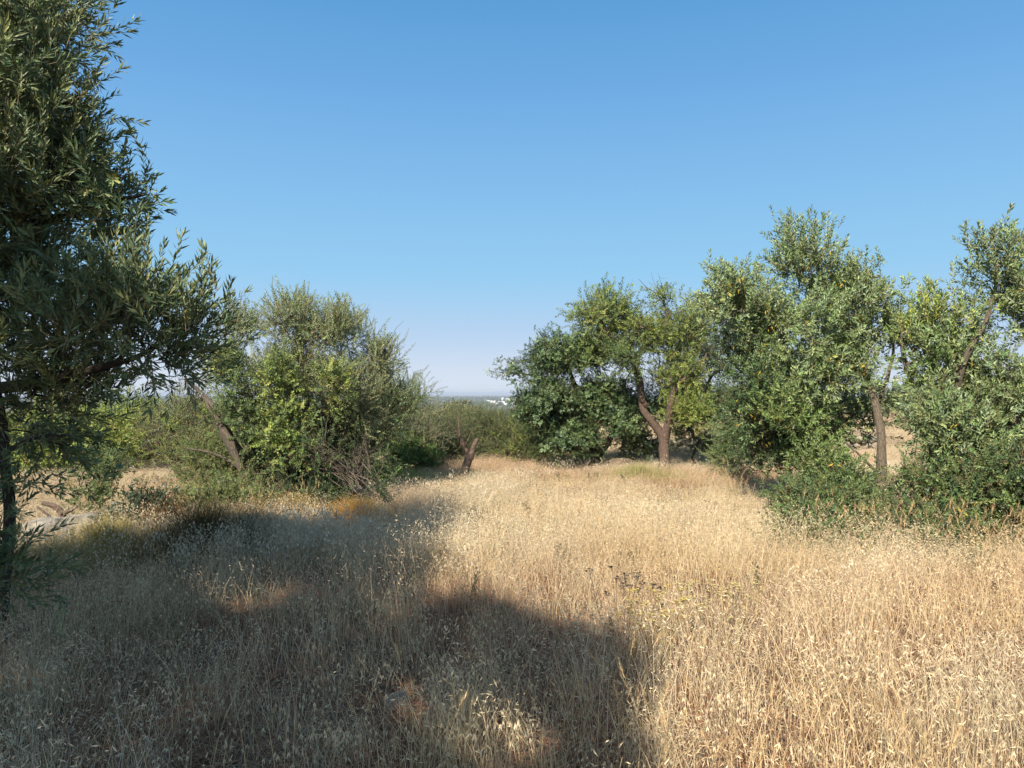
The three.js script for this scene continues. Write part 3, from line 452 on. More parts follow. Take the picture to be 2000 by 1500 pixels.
deadTree('dead_shrub', 'small black tangle of dead twigs in the grass below the dense dark tree', 'dead shrub', onG(1.3, -14.6), [[[1132, 938, 14.6, 0.03], [1136, 910, 14.6, 0.022], [1132, 895, 14.6, 0.012]], [[1136, 912, 14.6, 0.016], [1148, 895, 14.6, 0.01], [1152, 885, 14.5, 0.005]], [[1130, 935, 14.5, 0.016], [1110, 925, 14.5, 0.012], [1098, 918, 14.4, 0.006]], [[1132, 930, 14.5, 0.014], [1165, 938, 14.4, 0.01], [1185, 942, 14.3, 0.005]], [[1130, 930, 14.6, 0.012], [1118, 912, 14.5, 0.008], [1108, 900, 14.4, 0.004]], [[1134, 925, 14.5, 0.012], [1150, 920, 14.4, 0.008], [1170, 925, 14.3, 0.004]], [[1120, 930, 14.4, 0.01], [1105, 938, 14.3, 0.008], [1092, 930, 14.3, 0.004]]], barkDark);
deadTree('dead_stump', 'broken grey stump standing in the sunlit clearing on the left', 'stump', onG(-4.95, -10.6), [[[305, 1012, 10.6, 0.12], [311, 990, 10.6, 0.11], [319, 978, 10.6, 0.06]], [[318, 984, 10.6, 0.02], [320, 968, 10.6, 0.012], [314, 956, 10.6, 0.005]]], barkGrey);
deadTree('fallen_branch', 'thin straight stick leaning in the grass of the left clearing', 'branch', onG(-4.6, -8.0), [[[158, 1066, 8.0, 0.012], [165, 1040, 8.0, 0.011], [172, 1010, 8.0, 0.008]]].map((p) => p), barkBrown);
{ // heap of cut branches
  const r = rng(101), base = onG(-2.3, -10.3), t = thing('brush_pile', 'tangled heap of bare cut branches under the big wild olive', 'brush pile', base);
  for (let k = 0; k < 75; k++) {
    const a = at(705 + gauss(r) * 26, 945 + gauss(r) * 16, 10.3 + gauss(r) * 0.15), b = at(600 + gauss(r) * 50, 865 + gauss(r) * 34, 10.4 + gauss(r) * 0.3), L = 0.5 + r() * 0.6;
    if (k % 4 === 0) { b.copy(at(715 + gauss(r) * 24, 845 + gauss(r) * 30, 10.3)); }
    a.y = Math.max(a.y, G(a.x, a.z) + 0.03); const e = a.clone().lerp(b, L), m = a.clone().lerp(e, 0.5).add(V(gauss(r) * 0.06, gauss(r) * 0.05 + 0.03, gauss(r) * 0.06)), q = 0.004 + r() * 0.008, mb = new MB();
    const pts = new THREE.CatmullRomCurve3([a, m, e]).getPoints(6); mb.tube(pts, pts.map((_, i) => q * 0.8 * (1 - i / 8)), 5);
    for (const f of [3, 4, 5]) { const s = V(gauss(r), gauss(r), gauss(r)).addScaledVector(V().subVectors(e, a).normalize(), 1).normalize(); mb.tube([pts[f], pts[f].clone().addScaledVector(s, 0.08), pts[f].clone().addScaledVector(s, 0.18)], [q * 0.5, q * 0.4, q * 0.2], 3); }
    part('branch', mb.geo(), deadWood, t);
  }
}
{ // stones
  const stone = (name, label, px, py, d, sx, sy, sz, seed, m = stoneMat) => {
    const g = new THREE.IcosahedronGeometry(1, 6), p = g.attributes.position;
    for (let k = 0; k < p.count; k++) {
      const v = V().fromBufferAttribute(p, k), n = 1 + 0.28 * noise(v.x * 1.3 + seed, v.y * 1.3, v.z * 1.3) + 0.1 * noise(v.x * 4 + seed, v.y * 4, v.z * 4) + 0.04 * noise(v.x * 11, v.y * 11 + seed, v.z * 11);
      v.multiplyScalar(n); v.y = Math.sign(v.y) * Math.pow(Math.abs(v.y), 0.75); p.setXYZ(k, v.x * sx, v.y * sy, v.z * sz);
    }
    g.computeVertexNormals(); const o = new THREE.Mesh(g, m); o.name = numbered(name); const w = at(px, py, d); o.position.copy(onG(w.x, w.z, sy * 0.35)); o.rotation.y = seed; o.castShadow = o.receiveShadow = true; scene.add(o); return tag(o, label, 'stone');
  };
  const tan = new THREE.MeshStandardMaterial({ color: rgb(0.36, 0.28, 0.2), map: stoneTex, bumpMap: barkBump, bumpScale: 0.02, roughness: 0.95 });
  stone('stone', 'pale angular stone lying in the shaded grass in the foreground', 775, 1362, 3.8, 0.085, 0.075, 0.06, 1, new THREE.MeshStandardMaterial({ color: rgb(0.5, 0.43, 0.34), map: stoneTex, bumpMap: barkBump, bumpScale: 0.01, roughness: 0.95 }));
  stone('stone', 'flat grey slab of rock in the clearing behind the left olive', 95, 1068, 7.8, 0.26, 0.22, 0.3, 2);
  stone('stone', 'second flat grey slab just right of the crooked dead stump', 150, 1058, 8.0, 0.3, 0.24, 0.26, 3);
  stone('stone', 'big weathered boulder under the dense dark tree, half hidden by leaves', 1215, 900, 15.6, 0.34, 0.2, 0.3, 4, tan);
  stone('stone', 'reddish low boulder in front of the dense dark tree', 1165, 928, 14.9, 0.3, 0.12, 0.25, 5, new THREE.MeshStandardMaterial({ color: rgb(0.5, 0.36, 0.27), map: stoneTex, roughness: 0.95 }));
  stone('stone', 'whitish boulder below the brush pile at the edge of the grass', 588, 975, 11.2, 0.16, 0.18, 0.2, 6, tan);
  stone('stone', 'grey upright rock right of the brush pile', 705, 965, 11.3, 0.13, 0.2, 0.15, 7);
  stone('stone', 'low pale rocks heaped at the field end behind the forked dead trunk', 955, 905, 17.4, 0.4, 0.1, 0.2, 8, tan);
  stone('stone', 'tan rock below the fresh green bush left of the forked dead trunk', 825, 915, 14.8, 0.2, 0.12, 0.16, 9, tan);
}

// ------------------------------------------------------------------ grass
function straws(seed, n, rad, h0, h1, wid, lean, tints, seg = 3, soft = false) {
  const r = rng(seed), mb = new MB();
  for (let k = 0; k < n; k++) {
    const a = r() * 6.28, q = soft ? Math.abs(gauss(r)) * rad * 1.2 : Math.sqrt(r()) * rad, b = V(Math.cos(a) * q * (soft ? 1.5 : 1), -0.03, Math.sin(a) * q), h = (h0 + r() * (h1 - h0)) * (soft ? Math.max(0.35, 1 - 0.45 * q / rad) : 1), la = r() * 6.28, l = lean * (0.3 + r() * 1.2) * (r() < 0.12 ? 2.2 : 1), f = r() * 6.28, ax = V(Math.cos(f), 0, Math.sin(f)), pts = [];
    for (let s = 0; s <= seg; s++) { const t = s / seg; pts.push(V(b.x + Math.cos(la) * l * h * t * t, b.y + h * t * (1 - 0.3 * l * t), b.z + Math.sin(la) * l * h * t * t)); }
    mb.strip(pts, wid * (0.7 + r() * 0.7), ax, jit(r, tints[Math.floor(r() * tints.length)], 0.4));
  }
  return mb;
}
const TAN = [[1, 0.95, 0.88], [1.05, 0.93, 0.8], [0.9, 0.75, 0.6], [1.15, 1.08, 1]];
function headed(seed, n, rad, h0, h1, wid, lean, tints, heads) { // stalks with small drooping husks near their tips
  const mb = straws(seed, n, rad, h0, h1, wid, lean, tints), r = rng(seed + 900);
  for (let k = 0; k < n * heads; k++) { const a = r() * 6.28, q = Math.sqrt(r()) * rad * 1.25, f = r() * 6.28, d = V(Math.cos(f) * 0.6, gauss(r) * 0.8, Math.sin(f) * 0.6).normalize(); mb.leaf(V(Math.cos(a) * q, h0 + (h1 - h0) * Math.pow(r(), 0.7) * 0.95, Math.sin(a) * q), d, V(Math.cos(f + 1.5), 0.3, Math.sin(f + 1.5)), 0.014 + r() * 0.016, 0.0026 + r() * 0.0026, jit(r, [1.12, 1.06, 1], 0.5), 0.3); }
  return mb.geo();
}
function oatClump(seed, n, rad, spk, h0, h1) {
  const r = rng(seed), mb = straws(seed + 500, Math.round(n * 2.2), rad, 0.15, 0.4, 0.003, 0.5, TAN);
  for (let k = 0; k < n; k++) {
    const a = r() * 6.28, q = Math.sqrt(r()) * rad, h = h0 + r() * (h1 - h0), la = r() * 6.28, l = 0.15 + r() * 0.3, P = (t) => V(Math.cos(a) * q + Math.cos(la) * l * h * t * t, h * t * (1 - 0.2 * l * t), Math.sin(a) * q + Math.sin(la) * l * h * t * t);
    mb.strip([P(0), P(0.35), P(0.7), P(1)], 0.0028, V(Math.cos(a), 0, Math.sin(a)), jit(r, [1, 0.95, 0.85], 0.2));
    for (let s = 0; s < spk; s++) {
      const t = 0.6 + 0.42 * (s + r()) / spk, b = P(t), f = r() * 6.28, o = V(Math.cos(f), 0, Math.sin(f)), len = 0.02 + 0.05 * r(), top = b.clone().addScaledVector(o, len).add(V(0, len * 0.25, 0));
      mb.strip([b, top], 0.0009, UPV, [0.9, 0.85, 0.75]);
      const c = jit(r, [1.3, 1.25, 1.18], 0.45), sz = 0.019 + r() * 0.01;
      for (const w of [-0.22, 0.26]) mb.leaf(top, V(o.x * 0.25 + Math.cos(f + 1.57) * w, -1, o.z * 0.25 + Math.sin(f + 1.57) * w).normalize(), V(Math.cos(f + 0.4), 0, Math.sin(f + 0.4)), sz, sz * 0.24, c, 0.35, 0.05);
    }
  }
  return mb.geo();
}
function earClump(seed, n, rad) { // bearded ears on tall stalks
  const r = rng(seed), mb = new MB();
  for (let k = 0; k < n; k++) {
    const a = r() * 6.28, q = Math.sqrt(r()) * rad, h = 0.25 + r() * 0.25, la = r() * 6.28, l = 0.1 + r() * 0.3, P = (t) => V(Math.cos(a) * q + Math.cos(la) * l * h * t * t, h * t - 0.02, Math.sin(a) * q + Math.sin(la) * l * h * t * t), c = jit(r, [1.1, 1, 0.8], 0.25);
    mb.strip([P(0), P(0.5), P(1)], 0.003, V(Math.cos(a), 0, Math.sin(a)), c);
    const d = V().subVectors(P(1), P(0.9)).normalize();
    for (let s = 0; s < 14; s++) { const b = P(1).addScaledVector(d, s * 0.0045 - 0.01), f = r() * 6.28, o = V(Math.cos(f), 0, Math.sin(f)); mb.leaf(b, d.clone().addScaledVector(o, 0.35).normalize(), o, 0.015, 0.004, c, 0.3); mb.strip([b, b.clone().addScaledVector(d, 0.05).addScaledVector(o, 0.022)], 0.0009, V(o.z, 0, -o.x), c); }
  }
  return mb.geo();
}
function litter(seed, n, rad) { // broken straw lying on the soil
  const r = rng(seed), mb = new MB();
  for (let k = 0; k < n; k++) {
    const a = r() * 6.28, q = Math.sqrt(r()) * rad, p = V(Math.cos(a) * q, r() * r() * 0.09, Math.sin(a) * q), f = r() * 6.28, d = V(Math.cos(f), gauss(r) * 0.25, Math.sin(f)), L = 0.06 + r() * 0.16;
    mb.strip([p, p.clone().addScaledVector(d, L * 0.5).add(V(gauss(r) * 0.01, 0.008, 0)), p.clone().addScaledVector(d, L)], 0.003 + r() * 0.002, V(-d.z, 0, d.x), jit(r, [[1, 0.8, 0.65], [0.8, 0.55, 0.4], [1.1, 1, 0.85]][Math.floor(r() * 3)], 0.5));
  }
  return mb.geo();
}
const stoneAt = at(775, 1362, 3.8), nearStone = (x, z) => Math.hypot((x - stoneAt.x) * 1.4, z - stoneAt.z - 0.16) < 0.3;
function scatter(seed, d0, d1, perM2, fn) {
  const r = rng(seed), W = 0.86, area = W * (d1 * d1 - d0 * d0), n = Math.round(area * perM2);
  for (let k = 0; k < n; k++) { const d = Math.sqrt(d0 * d0 + r() * (d1 * d1 - d0 * d0)), x = (r() * 2 - 1) * W * d; fn(x, -d, r); }
}
const yrot = (x, z, r, s, sy = s, tilt = 0.08) => new THREE.Matrix4().compose(V(x, G(x, z), z), new THREE.Quaternion().setFromEuler(new THREE.Euler(gauss(r) * tilt, r() * 6.28, gauss(r) * tilt)), V(s, sy, s));
function strawColour(x, z, r) {
  const a = noise(x * 0.5, z * 0.5, 2), b = noise(x * 0.9, z * 0.9, 8), c = [0.62, 0.53, 0.355];
  const pink = [0.58, 0.43, 0.31], gold = [0.63, 0.5, 0.29], grey = [0.54, 0.49, 0.38], k1 = smooth(a, 0.0, 0.45), k2 = smooth(b, 0.1, 0.5), k3 = smooth(-b, 0.15, 0.5);
  let o = c.map((v, q) => lerp(v, pink[q], k1 * 0.3)); o = o.map((v, q) => lerp(v, gold[q], k2 * 0.6)); o = o.map((v, q) => lerp(v, grey[q], k3 * 0.6));
  const red = 0.6 * smooth(noise(x * 0.33, z * 0.33, 51) + 0.5 * noise(x * 1.3, z * 1.3, 53), 0.02, 0.4); o = o.map((v, q) => lerp(v, [0.5, 0.335, 0.21][q], red));   // reddish patches all over the field
  const v = 0.8 + r() * 0.4; return rgb(o[0] * v, o[1] * v, o[2] * v);
}
{
  const near = [0, 1, 2].map((k) => headed(201 + k, 20, 0.11, 0.1, 0.38, 0.0027, 0.45, TAN, 1.2));
  const mid = [0, 1, 2].map((k) => headed(211 + k, 90, 0.26, 0.1, 0.32, 0.0032, 0.4, TAN, 1.5));
  const lists = [...near, ...mid].map(() => []);
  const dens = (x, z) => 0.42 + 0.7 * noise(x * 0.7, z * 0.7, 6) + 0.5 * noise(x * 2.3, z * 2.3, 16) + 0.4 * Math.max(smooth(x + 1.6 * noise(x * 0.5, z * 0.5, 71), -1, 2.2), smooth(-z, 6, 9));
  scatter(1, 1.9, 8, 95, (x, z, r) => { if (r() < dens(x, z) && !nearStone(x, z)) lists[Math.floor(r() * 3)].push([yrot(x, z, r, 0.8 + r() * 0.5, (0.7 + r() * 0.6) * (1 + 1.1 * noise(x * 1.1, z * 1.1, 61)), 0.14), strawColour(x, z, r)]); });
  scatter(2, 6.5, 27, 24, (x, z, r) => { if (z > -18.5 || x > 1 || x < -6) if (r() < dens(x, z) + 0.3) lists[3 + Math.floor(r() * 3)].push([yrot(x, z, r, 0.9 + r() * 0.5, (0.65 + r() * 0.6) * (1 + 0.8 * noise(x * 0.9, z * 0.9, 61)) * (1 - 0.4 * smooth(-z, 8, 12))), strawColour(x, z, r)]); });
  scatter(3, 26, 60, 2.5, (x, z, r) => { if (x > 4 || x < -8) lists[3 + Math.floor(r() * 3)].push([yrot(x, z, r, 1.6 + r(), 0.9 + r() * 0.6), strawColour(x, z, r)]); });
  const tall = [0, 1].map((k) => straws(221 + k, 5, 0.12, 0.3, 0.58, 0.003, 0.4, [[1.05, 0.95, 0.75], [1.1, 1, 0.85]], 4).geo()); tall.forEach((g) => { near.length; mid.push(g); lists.push([]); });
  scatter(9, 2, 9, 14, (x, z, r) => { if (!nearStone(x, z) && (x > -0.3 || r() < 0.35)) lists[6 + Math.floor(r() * 2)].push([yrot(x, z, r, 0.8 + r() * 0.5, 0.7 + r() * 0.4, 0.15), rgb(0.6, 0.48, 0.3)]); });
  const all = thing('dry_grass', 'tall dry straw coloured grass covering the whole field', 'grass', V(0, 0, 0)); all.userData.kind = 'stuff';
  lists.forEach((l, k) => instanced('grass_stalks', [...near, ...mid][k], M.straw, l, all));
  const lit = [0, 1].map((k) => litter(231 + k, 46, 0.22)), ll = lit.map(() => []);
  scatter(4, 1.9, 7, 34, (x, z, r) => { const v = 0.7 + r() * 0.5; ll[Math.floor(r() * 2)].push([yrot(x, z, r, 0.9 + r() * 0.5, 1), rgb(0.42 * v, 0.26 * v, 0.165 * v)]); });
  scatter(5, 7, 16, 8, (x, z, r) => { const v = 0.7 + r() * 0.5; ll[Math.floor(r() * 2)].push([yrot(x, z, r, 1.5 + r() * 0.5, 1.2), rgb(0.42 * v, 0.29 * v, 0.18 * v)]); });
  const lo = thing('straw_litter', 'broken straw and dead stems lying on the soil between the stalks', 'straw', V(0, 0, 0)); lo.userData.kind = 'stuff';
  ll.forEach((l, k) => instanced('fallen_straw', lit[k], M.dry, l, lo));
}
{
  const g = [0, 1, 2].map((k) => oatClump(301 + k, 3, 0.1, 8, 0.2, 0.42)), l = g.map(() => []);
  scatter(6, 1.9, 6, 13, (x, z, r) => { if (!nearStone(x, z) && noise(x * 0.8, z * 0.8, 12) > -0.25 + r() * 0.3) { const v = 0.85 + r() * 0.3; l[Math.floor(r() * 3)].push([yrot(x, z, r, 0.8 + r() * 0.4, 0.7 + r() * 0.4), rgb(0.5 * v, 0.42 * v, 0.28 * v)]); } });
  scatter(7, 6, 15, 5, (x, z, r) => { if (noise(x * 0.5, z * 0.5, 12) + 0.7 * Math.exp(-((x + 2.4) ** 2 + (z + 7.6) ** 2) / 2.2) > 0.05 + r() * 0.2) { const v = 0.85 + r() * 0.3; l[Math.floor(r() * 3)].push([yrot(x, z, r, 1 + r() * 0.4, 0.8 + r() * 0.4), rgb(0.52 * v, 0.46 * v, 0.34 * v)]); } });
  const r2 = rng(77); for (let k = 0; k < 260; k++) { const x = -2.4 + gauss(r2) * 1.1, z = -7.7 + gauss(r2) * 0.9; l[k % 3].push([yrot(x, z, r2, 1.1, 1 + r2() * 0.3), rgb(0.5, 0.46, 0.36)]); }
  const all = thing('wild_oats', 'wild oats with pale hanging spikelets among the dry grass', 'oats', V(0, 0, 0)); all.userData.kind = 'stuff';
  l.forEach((q, k) => instanced('oat_stalks', g[k], M.straw, q, all));
}
{
  const g = [0, 1].map((k) => earClump(321 + k, 5, 0.12)), l = g.map(() => []);
  scatter(8, 2, 10, 4, (x, z, r) => { if (noise(x * 0.6, z * 0.6, 20) > (x > 0.6 ? -0.15 : 0.15)) l[Math.floor(r() * 2)].push([yrot(x, z, r, 0.8 + r() * 0.4, 0.8 + r() * 0.5, 0.22), rgb(0.56, 0.43, 0.26)]); });
  const r2 = rng(78); for (let k = 0; k < 60; k++) { const t = r2(), x = 3 + t * 2.6 + gauss(r2) * 0.4, z = -7.3 + t * 0.6 + gauss(r2) * 0.7; l[k % 2].push([yrot(x, z, r2, 0.9 + r2() * 0.5, 0.9 + r2() * 0.4, 0.25), rgb(0.55, 0.42, 0.26)]); }
  for (let k = 0; k < 26; k++) { const x = 3.2 + gauss(r2) * 0.8, z = -10.6 + gauss(r2) * 0.8; l[k % 2].push([yrot(x, z, r2, 1.2), rgb(0.56, 0.43, 0.28)]); }
  const all = thing('bearded_grass', 'taller grass with bearded ears standing above the field', 'grass', V(0, 0, 0)); all.userData.kind = 'stuff';
  l.forEach((q, k) => instanced('bearded_ears', g[k], M.straw, q, all));
}
{
  const l = [[], []]; scatter(12, 2.2, 16, 2.2, (x, z, r) => { const f = noise(x * 0.9, z * 0.9, 33); if (f > 0.18) { const v = 0.7 + r() * 0.6, q = r() < 0.5; for (let k = 0; k < 4; k++) { const m = frame(V(x + gauss(r) * 0.06, G(x, z), z + gauss(r) * 0.06), V(gauss(r) * 0.5, 1, gauss(r) * 0.5).normalize(), r() * 6, 0.7 + r() * 0.5); l[k % 2].push([m, q ? rgb(0.17 * v, 0.17 * v, 0.07 * v) : rgb(0.26 * v, 0.19 * v, 0.09 * v)]); } } });
  const all = thing('weeds', 'small green and brown weeds scattered low between the stalks', 'weeds', V(0, 0, 0)); all.userData.kind = 'stuff';
  l.forEach((q, k) => instanced('weed_shoots', S.shrub[k], M.soft, q, all));
}
// tufts and herbs that stand apart
function tuft(name, label, category, px, py, d, n, rad, h, tints, col, seed, wid = 0.004) {
  const w = at(px, py, d), b = onG(w.x, w.z), t = thing(name, label, category, b), geo = straws(seed, n, rad, h * 0.45, h * 1.1, wid, 0.5, tints, 3, true).geo();
  const m = M.dry.clone(); m.color = rgb(...col); const o = new THREE.Mesh(geo, m); o.name = 'blades'; o.castShadow = o.receiveShadow = true; o.userData.kind = 'stuff'; t.add(o); return t;
}
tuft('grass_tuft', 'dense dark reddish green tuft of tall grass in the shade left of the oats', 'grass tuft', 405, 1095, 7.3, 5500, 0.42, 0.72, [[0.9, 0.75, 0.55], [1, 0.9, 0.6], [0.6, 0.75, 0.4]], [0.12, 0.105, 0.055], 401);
tuft('grass_tuft', 'orange brown tuft of dry stems between bramble and dark tuft', 'grass tuft', 325, 1050, 8.2, 1900, 0.3, 0.6, [[1, 0.8, 0.5], [0.9, 0.6, 0.3]], [0.38, 0.26, 0.13], 403);
tuft('grass_tuft', 'golden yellow dry tuft below the brush pile', 'grass tuft', 695, 1020, 9.3, 3400, 0.34, 0.46, [[1, 0.85, 0.5], [1, 0.7, 0.35]], [0.62, 0.44, 0.17], 405);
tuft('grass_tuft', 'dull golden tuft left of the brighter golden tuft', 'grass tuft', 560, 1015, 9.4, 4200, 0.6, 0.48, [[1, 0.8, 0.45], [0.7, 0.65, 0.3], [0.5, 0.6, 0.25]], [0.36, 0.27, 0.12], 407);
tuft('grass_tuft', 'green tinged tuft of grass around the foot of the sinuous trunk', 'grass tuft', 1250, 945, 13.6, 3500, 0.8, 0.4, [[0.9, 1, 0.6], [1.1, 1, 0.7]], [0.3, 0.3, 0.14], 409);
tuft('grass_tuft', 'yellowing green tuft of grass below the sapling, half in shade', 'grass tuft', 215, 1090, 7.3, 2600, 0.4, 0.5, [[1, 0.95, 0.5], [0.8, 0.9, 0.45], [1.1, 0.9, 0.5]], [0.4, 0.33, 0.13], 411);
tuft('grass_tuft', 'dull straw tuft beside the low leaves of the left edge olive', 'grass tuft', 110, 1120, 6.7, 2600, 0.45, 0.42, [[1, 0.95, 0.7], [0.8, 0.85, 0.5]], [0.38, 0.32, 0.17], 413);
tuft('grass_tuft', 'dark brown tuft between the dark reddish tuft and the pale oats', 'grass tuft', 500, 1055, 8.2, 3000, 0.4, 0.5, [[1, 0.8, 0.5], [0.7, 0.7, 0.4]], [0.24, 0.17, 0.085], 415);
tuft('grass_tuft', 'pale green tuft of grass along the foot of the fresh green bush', 'grass tuft', 760, 935, 13.8, 3600, 0.8, 0.4, [[1, 1, 0.6], [0.8, 1, 0.5]], [0.36, 0.38, 0.15], 417);
function herb(name, label, category, px, py, d, n, rad, h, headCol, stemCol, seed, head) {
  const w = at(px, py, d), b = onG(w.x, w.z), t = thing(name, label, category, b), r = rng(seed), st = new MB(), hd = new MB();
  for (let k = 0; k < n; k++) {
    const a = r() * 6.28, q = Math.sqrt(r()) * rad, hh = h * (0.6 + r() * 0.45), p0 = V(Math.cos(a) * q * 0.4, -0.02, Math.sin(a) * q * 0.4), p1 = V(Math.cos(a) * q, hh, Math.sin(a) * q), mid = p0.clone().lerp(p1, 0.5).add(V(gauss(r) * 0.02, 0.02, gauss(r) * 0.02));
    st.tube([p0, mid, p1], [0.0025, 0.002, 0.0012], 4);
    for (let s = 0; s < head; s++) { const f = r() * 6.28, e = p1.clone().add(V(Math.cos(f) * 0.03 * r(), gauss(r) * 0.012, Math.sin(f) * 0.03 * r())); if (s) st.tube([p1.clone().lerp(mid, 0.15), e], [0.0011, 0.0008], 3); for (let u = 0; u < 6; u++) { const g = u * 1.047, o = V(Math.cos(g), 0.5, Math.sin(g)); hd.leaf(e, o.clone().normalize(), UPV, 0.013, 0.009, jit(r, [1, 1, 1], 0.4), 0.1); } }
  }
  const m1 = M.dry.clone(); m1.color = rgb(...stemCol); const m2 = M.dry.clone(); m2.color = rgb(...headCol);
  for (const [nm, g, m] of [['stems', st.geo(), m1], ['flower_heads', hd.geo(), m2]]) { const o = new THREE.Mesh(g, m); o.name = nm; o.castShadow = o.receiveShadow = true; o.userData.kind = 'stuff'; t.add(o); }
}
herb('wildflower', 'yellow flowering herb at the sunlit corner of the big shadow', 'wildflower', 1272, 1330, 4.4, 40, 0.2, 0.42, [0.55, 0.42, 0.1], [0.34, 0.26, 0.12], 501, 3);
herb('wildflower', 'pale yellow flowering herb in full sun right of the big shadow', 'wildflower', 1400, 1310, 4.7, 60, 0.3, 0.46, [0.55, 0.44, 0.17], [0.45, 0.35, 0.19], 503, 3);
herb('wildflower', 'dark seed heads of a dry herb along the shadow edge', 'wildflower', 1215, 1300, 4.7, 16, 0.26, 0.46, [0.06, 0.05, 0.04], [0.16, 0.12, 0.08], 505, 6);
herb('wildflower', 'white flowered umbels among the green below the leaning trunk', 'wildflower', 400, 1010, 10, 16, 0.7, 0.5, [0.7, 0.7, 0.62], [0.2, 0.22, 0.1], 507, 10);
herb('wildflower', 'white umbels in front of the low dark bramble on the left', 'wildflower', 262, 1050, 8.3, 10, 0.25, 0.4, [0.7, 0.7, 0.62], [0.2, 0.22, 0.1], 509, 10);

// ------------------------------------------------------------------ low pale bank behind the almond
{
  const mb = [], r = rng(601), t = thing('stone_wall', 'low pale dry stone wall seen behind the sinuous trunk', 'wall', onG(5, -19.5));
  const geos = [0, 1, 2].map((s) => { const g = new THREE.IcosahedronGeometry(1, 2), p = g.attributes.position; for (let k = 0; k < p.count; k++) { const v = V().fromBufferAttribute(p, k); v.multiplyScalar(1 + 0.3 * noise(v.x * 1.5 + s * 9, v.y * 1.5, v.z * 1.5)); p.setXYZ(k, v.x, v.y * 0.7, v.z); } g.computeVertexNormals(); return g; });
  const mats = [rgb(0.55, 0.5, 0.4), rgb(0.48, 0.43, 0.35), rgb(0.6, 0.55, 0.46)].map((c) => new THREE.MeshStandardMaterial({ color: c, map: stoneTex, roughness: 0.95 }));
  for (let x = 3.4; x < 9.5; x += 0.3) for (let row = 0; row < 3; row++) { const z = -19.2 - 0.06 * x + gauss(r) * 0.05, o = new THREE.Mesh(geos[Math.floor(r() * 3)], mats[Math.floor(r() * 3)]); o.name = 'stone'; o.position.set(x + (row % 2) * 0.15 + gauss(r) * 0.04, G(x, z) + 0.06 + row * 0.16, z).sub(t.position); o.scale.set(0.17 + r() * 0.06, 0.13 + r() * 0.03, 0.17); o.rotation.y = r() * 6; o.castShadow = o.receiveShadow = true; t.add(o); }
}

// ------------------------------------------------------------------ the plain below
{
  const r = rng(701), mb = new MB();
  for (let k = 0; k < 4200; k++) { const q = V(gauss(r), gauss(r), gauss(r)).normalize(), p = q.clone().multiplyScalar(0.75 + 0.35 * r()); p.y = p.y * 0.8 + 0.75; if (p.y < 0.05) continue; mb.leaf(p, V(gauss(r), gauss(r), gauss(r)).normalize(), q, 0.11 + r() * 0.07, 0.06, jit(r, [1, 1, 1], 0.7), 0.2); }
  mb.tube([V(0, -0.4, 0), V(0, 0.7, 0)], [0.07, 0.05], 5, [1, 0.7, 0.6]);
  const g = mb.geo(), l = [], l2 = [];
  for (let k = 0; k < 900; k++) { // scrub between the field and the plain
    const d = 25 + 230 * Math.pow(r(), 1.6), x = (r() * 2 - 1) * 0.8 * d; if (x > 3 && d < 45) continue; if (noise(x * 0.03, d * 0.03, 3) < -0.1) continue;
    const s = 0.5 + r() * 0.5 + d * 0.004, c = [[0.17, 0.19, 0.06], [0.12, 0.15, 0.05], [0.2, 0.19, 0.08], [0.15, 0.14, 0.07]][k % 4], v = 0.8 + r() * 0.4; l.push([yrot(x, -d, r, s, s * (0.7 + r() * 0.4)), rgb(c[0] * v, c[1] * v, c[2] * v)]);
  }
  tag(instanced('scrub', g, M.soft, l), 'scattered green scrub on the slope below the field', 'scrub');
  const ico = new THREE.IcosahedronGeometry(1, 3), p = ico.attributes.position; for (let k = 0; k < p.count; k++) { const v = V().fromBufferAttribute(p, k); v.multiplyScalar(1 + 0.5 * noise(v.x * 2.2, v.y * 2.2, v.z * 2.2) + 0.25 * noise(v.x * 6, v.y * 6, v.z * 6)); p.setXYZ(k, v.x, v.y * 0.8 + 0.6, v.z); } ico.computeVertexNormals();
  const m = new THREE.MeshStandardMaterial({ color: rgb(1, 1, 1), roughness: 1 });
  for (let k = 0; k < 16000; k++) {
    const d = 220 + 6500 * Math.pow(r(), 1.5), x = (r() * 2 - 1) * 0.8 * d, f = noise(x * 0.0022, d * 0.004, 7) + 0.35 * noise(x * 0.01, d * 0.014, 9); if (f < -0.12) continue;
    const s = (2 + r() * 2.4) * (1 + d / 4000), v = 0.7 + r() * 0.6; l2.push([yrot(x, -d, r, s, s * (0.8 + r() * 0.5)), rgb(0.085 * v, 0.1 * v, 0.045 * v)]);
  }
  tag(instanced('far_woodland', ico, m, l2), 'dark olive groves and woods spread over the distant plain', 'woodland');
}
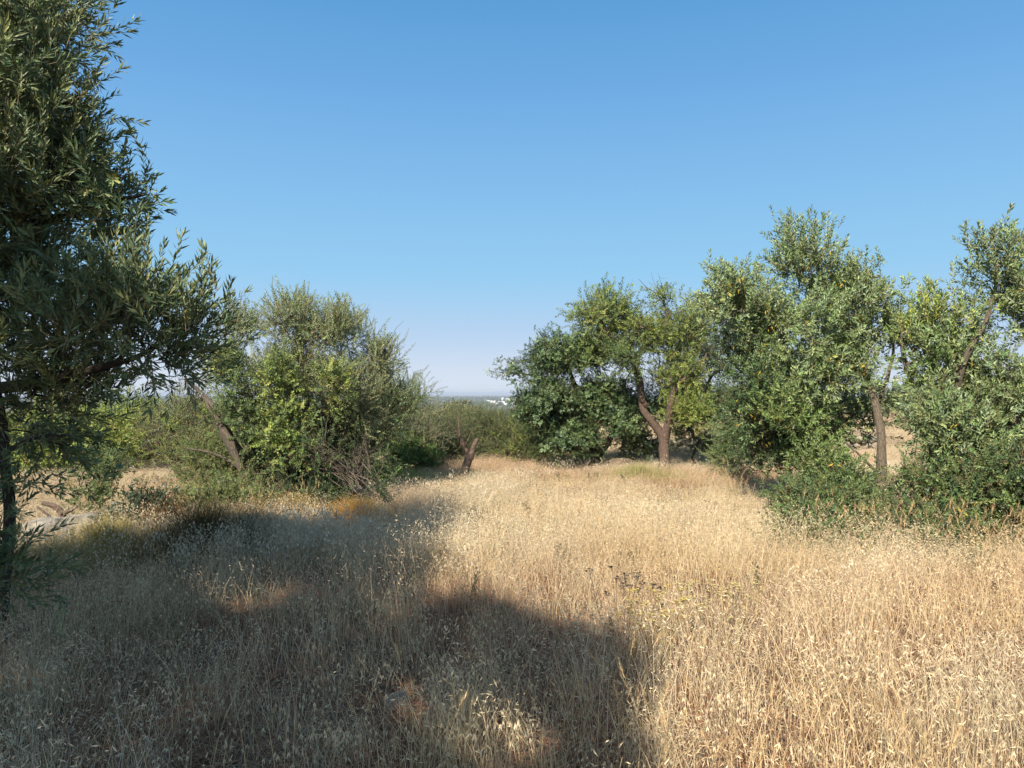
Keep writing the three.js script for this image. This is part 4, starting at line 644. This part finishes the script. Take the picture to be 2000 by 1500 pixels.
{ // buildings on the plain
  const white = new THREE.MeshStandardMaterial({ color: rgb(0.85, 0.84, 0.8), roughness: 0.8 }), roofM = new THREE.MeshStandardMaterial({ color: rgb(0.75, 0.75, 0.74), roughness: 0.6 }), dark = new THREE.MeshStandardMaterial({ color: rgb(0.1, 0.11, 0.13), roughness: 0.4 }), sand = new THREE.MeshStandardMaterial({ color: rgb(0.68, 0.56, 0.42), roughness: 0.9 });
  const build = (name, label, category, px, d, w, h, dp, m, group) => {
    const x = (px - 1000) / F * d, t = thing(name, label, category, onG(x, -d), group), box = (nm, sx, sy, sz, X, Y, Z, mm) => { const o = new THREE.Mesh(new THREE.BoxGeometry(sx, sy, sz), mm); o.name = nm; o.position.set(X, Y, Z); o.castShadow = o.receiveShadow = true; t.add(o); };
    box('wall', w, h + 4, dp, 0, h / 2 - 2, 0, m); box('roof', w * 1.02, h * 0.06, dp * 1.02, 0, h * 1.032, 0, roofM);
    const n = Math.max(2, Math.round(w / 6)); for (let k = 0; k < n; k++) box('window', w / n * 0.45, h * 0.22, 0.3, -w / 2 + (k + 0.5) * w / n, h * 0.68, dp / 2 + 0.1, dark);
    box('door', w * 0.09, h * 0.4, 0.3, w * 0.1, h * 0.2, dp / 2 + 0.12, dark);
  };
  const G1 = 'white buildings of the distant town';
  [[962, 3300, 26, 8, 30], [979, 3100, 30, 7, 30], [991, 2500, 24, 8, 30], [1004, 3400, 18, 12, 20], [972, 2700, 15, 6, 24], [1003, 2800, 14, 7, 20], [951, 3600, 26, 9, 24], [992, 3900, 22, 14, 20], [982, 4000, 14, 17, 20], [1016, 3300, 20, 8, 20], [1030, 3500, 30, 8, 20]].forEach(([px, d, w, h, dp], k) => build('far_building', ['white shed at the left end of the distant white town', 'low white shed under the middle of the distant white town', 'nearest and brightest long white shed of the distant town', 'narrow white block rising at the right of the distant town', 'small white shed below the left end of the distant town', 'small white shed right of the brightest long shed in the distant town', 'white building at the far left edge of the distant town', 'tall white block behind the middle of the distant town', 'tallest far white block on the skyline of the distant town', 'white shed right of the town, beside the dense dark tree', 'rightmost pale building of the town, glimpsed beside the dense dark tree'][k], 'building', px, d, w, h, dp, white, G1));
  build('farmhouse', 'pale sandy farm building on the plain left of the white town', 'building', 890, 1150, 44, 7, 16, sand);
  build('farmhouse', 'pale stone house glimpsed through the lower branches of the left olive', 'house', 322, 170, 11, 4.2, 8, sand);
}
renderer.render(scene, camera);
